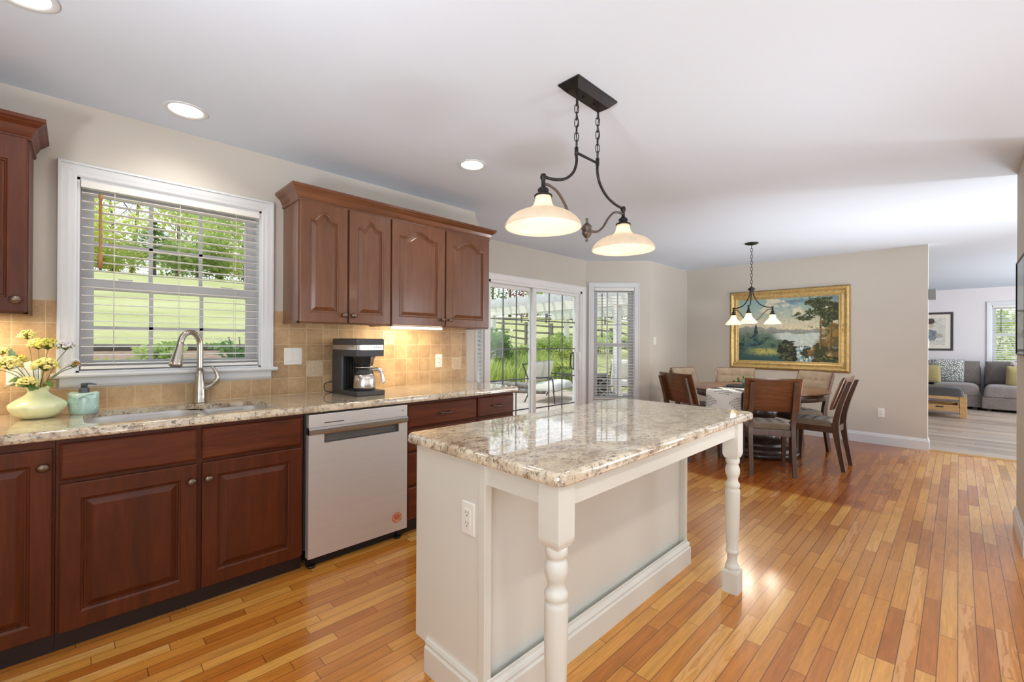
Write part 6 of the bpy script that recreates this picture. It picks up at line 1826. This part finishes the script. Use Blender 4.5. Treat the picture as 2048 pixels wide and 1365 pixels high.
# split rail fences on the slope
def fence(pts, label, seed):
    rng = random.Random(seed)
    t = thing('split_rail_fence', label, 'fence', (pts[0][0], pts[0][1], ground_z(*pts[0])), group='split rail fences on the hill')
    for x, y in pts:
        z = ground_z(x, y); m = MB(); m.box(x - 0.06, x + 0.06, y - 0.06, y + 0.06, z - 0.1, z + 1.18); m.build('post', M['fence'], t, 0.01)
    for (x0, y0), (x1, y1) in zip(pts, pts[1:]):
        for h in (0.35, 0.70, 1.03):
            m = MB(); m.tube([(x0, y0, ground_z(x0, y0) + h + rng.uniform(-.03, .03)), (x1, y1, ground_z(x1, y1) + h + rng.uniform(-.03, .03))], 0.05, 6); m.build('rail', M['fence'], t)
def PA(px, r): a = radians(AZ(px)); return (r * sin(a), r * cos(a))
fence([PA(930, 27), PA(968, 25.5), PA(1006, 24), PA(1052, 22.5), PA(1103, 21.5), PA(1160, 21), PA(1222, 21), PA(1290, 21.5)], 'nearer weathered split rail fence crossing the slope behind the pergola', 1)
fence([PA(940, 44), PA(985, 42), PA(1043, 41), PA(1092, 40), PA(1146, 40), PA(1210, 40), PA(1280, 41)], 'far split rail fence high on the slope', 2)
# planting behind the patio
def tufts():
    rng = random.Random(12); m = MB()
    for _ in range(3400):
        px = rng.uniform(975, 1160); r = rng.uniform(13.4, 16.3); x, y = PA(px, r); z = ground_z(x, y); h = rng.uniform(0.25, 0.7) * (1.0 if px < 1110 else 0.7)
        a = rng.uniform(0, 6.28); b = Vector((cos(a), sin(a), 0)); s = Vector((-b.y, b.x, 0)) * 0.018; p = Vector((x, y, z)); q = p + Vector((0, 0, h * 0.6)) + b * h * 0.10; e = p + Vector((0, 0, h)) + b * h * 0.35
        m.add([p - s, p + s, q + s * 0.8, q - s * 0.8, e], [(0, 1, 2, 3), (3, 2, 4)])
    o = m.build('tall_grass', M['lf_grass']); tag(o, 'tall meadow grass growing behind the patio', 'grass', kind='stuff')
tufts()
for (px, r, h, w, mt, lb, n) in ((1004, 15.0, 1.75, 1.7, 'lf_dark', 'dark green shrub beside the pergola post behind the patio', 1500), (1040, 16.5, 0.9, 1.3, 'lf_mid', 'small shrub right of the dark one, behind the loveseat', 700), (1112, 17.5, 1.15, 2.4, 'lf_mid', 'wide loose green bush in front of the fence, right half of the patio door', 1600), (1140, 17.0, 0.85, 1.7, 'lf_lime', 'yellow green bush beside the patio door handle', 900), (1196, 20, 1.1, 2.6, 'lf_mid', 'round green bush at the left of the narrow window view', 1100), (1265, 22, 1.2, 2.0, 'lf_mid', 'small bush at the right of the narrow window view', 700), (1126, 14.2, 0.7, 1.4, 'lf_lime', 'lime shrub behind the right end of the loveseat', 700), (1145, 13.9, 0.6, 1.2, 'lf_mid', 'low green shrub at the right end of the patio bed', 600)):
    x, y = PA(px, r); shrub(x, y, h, w, mt, lb, int(px), n, 0.075, 'shrubs behind the patio')
def wall_low():
    t = thing('stone_wall', 'low grey fieldstone edging wall behind the loveseat', 'wall', PA(1010, 12.8) + (-0.15,))
    rng = random.Random(2); m = MB()
    for i in range(30):
        px = 965 + i * 4.2; x, y = PA(px, 12.8 - 0.004 * (px - 965))
        for k in range(2): m.sphere((x, y, -0.08 + k * 0.15), 0.11, (rng.uniform(0.8, 1.2), rng.uniform(0.7, 1), rng.uniform(0.6, 0.85)), 8, 6)
    m.build('stones', M['stone'], t)
wall_low()
# loveseat and other patio pieces
def loveseat(c, ang, label, W=1.45, group='cream cushioned patio seats'):
    T = Matrix.Translation((c[0], c[1], -0.15)) @ Matrix.Rotation(ang, 4, 'Z')   # faces local -y
    t = thing('patio_loveseat', label, 'outdoor sofa', (c[0], c[1], -0.15), ang, group)
    for s in (-1, 1):
        m = MB(T); x = s * W / 2
        m.tube(catmull([(x, -0.36, 0), (x, -0.33, 0.30), (x, -0.30, 0.56), (x, -0.20, 0.60), (x, 0.15, 0.60), (x, 0.34, 0.62)], 5), 0.016, 8); m.build('arm', M['grey_metal'], t)
        m = MB(T); m.tube(catmull([(x, 0.40, 0), (x, 0.28, 0.30), (x, 0.34, 0.62), (x, 0.46, 0.92)], 5), 0.016, 8); m.build('leg', M['grey_metal'], t)
    m = MB(T)
    for y, z in ((-0.32, 0.28), (0.28, 0.26)): m.cyl((-W / 2, y, z), (W / 2, y, z), 0.016, seg=8)
    m.cyl((-W / 2, 0.46, 0.90), (W / 2, 0.46, 0.90), 0.016, seg=8); m.build('frame', M['grey_metal'], t)
    for i in (0, 1):
        a = -W / 2 + 0.03 + i * (W / 2 - 0.02); b = a + W / 2 - 0.04
        m = MB(); grid_cushion(m, a, b, -0.38, 0.26, 0.29, 0.17, None, 14, 6, T=T); m.build('seat_cushion', M['cushion_out'], t)
        m = MB(); R = T @ Matrix.Translation(((a + b) / 2, 0.30, 0.70)) @ Matrix.Rotation(-1.28, 4, 'X'); grid_cushion(m, -(b - a) / 2, (b - a) / 2, -0.29, 0.29, 0, 0.22, None, 14, 4, both=True, T=R); m.build('back_cushion', M['cushion_out'], t)
loveseat((8.43, 7.13), radians(20), 'cream cushioned metal loveseat on the patio seen through the sliding door')
loveseat((10.6, 6.05), radians(-70), 'cream cushioned patio seat half hidden behind the pergola post in the narrow window')
def lattice_box():
    a = 0.72; c = Vector((8.85, 6.15, -0.15)); T = Matrix.Translation(c) @ Matrix.Rotation(-0.74, 4, 'Z')
    t = thing('fire_table', 'square grey patio table with crossed lattice sides outside the narrow window', 'patio table', c, -0.74)
    W, H = 0.30, 0.66
    m = MB(T); m.box(-W - 0.03, W + 0.03, -W - 0.03, W + 0.03, H - 0.03, H + 0.01); m.build('tabletop', M['grey_metal'], t, 0.004)
    m = MB(T); m.box(-W, W, -W, W, 0.03, 0.16)
    for sx in (-1, 1):
        for sy in (-1, 1): m.box(sx * W - 0.025, sx * W + 0.025, sy * W - 0.025, sy * W + 0.025, 0, H - 0.03)
    m.build('frame', M['grey_box'], t)
    m = MB(T); m.box(-W + 0.05, W - 0.05, -W + 0.05, W - 0.05, 0.16, H - 0.04); m.build('inner_box', M['black'], t)
    m = MB(T); z0, z1 = 0.16, H - 0.03; zc = (z0 + z1) / 2
    for q in range(4):
        Rq = Matrix.Rotation(q * pi / 2, 4, 'Z')
        for k in range(8):
            an = k * pi / 4 + pi / 8 * 0; L = 0.31 if k % 2 else 0.24
            m.tube([Rq @ Vector((0.02 * cos(an), -W, zc + 0.02 * sin(an))), Rq @ Vector((min(W, max(-W, L * cos(an) * 1.15)), -W, zc + max(z0 - zc, min(z1 - zc, L * sin(an)))))], 0.017, 5)
        for s in (-1, 1):
            for s2 in (-1, 1): m.tube([Rq @ Vector((s * 0.06, -W, zc + s2 * (z1 - zc))), Rq @ Vector((s * W, -W, zc + s2 * 0.06))], 0.015, 5)
    m.build('lattice', M['grey_box'], t)
lattice_box()
# hedge outside the living room
for i, (y, h, mt, lb) in enumerate(((-0.3, 2.6, 'lf_mid', 'green hedge shrub outside the far window, left side'), (-1.3, 3.0, 'lf_lime', 'sunlit hedge shrub outside the far window, middle'), (-2.3, 2.7, 'lf_mid', 'green hedge shrub outside the far window, right side'))):
    shrub(16.4, y, h, 1.7, mt, lb, 70 + i, 1800, 0.07, 'hedge outside the living room', z=-0.2)
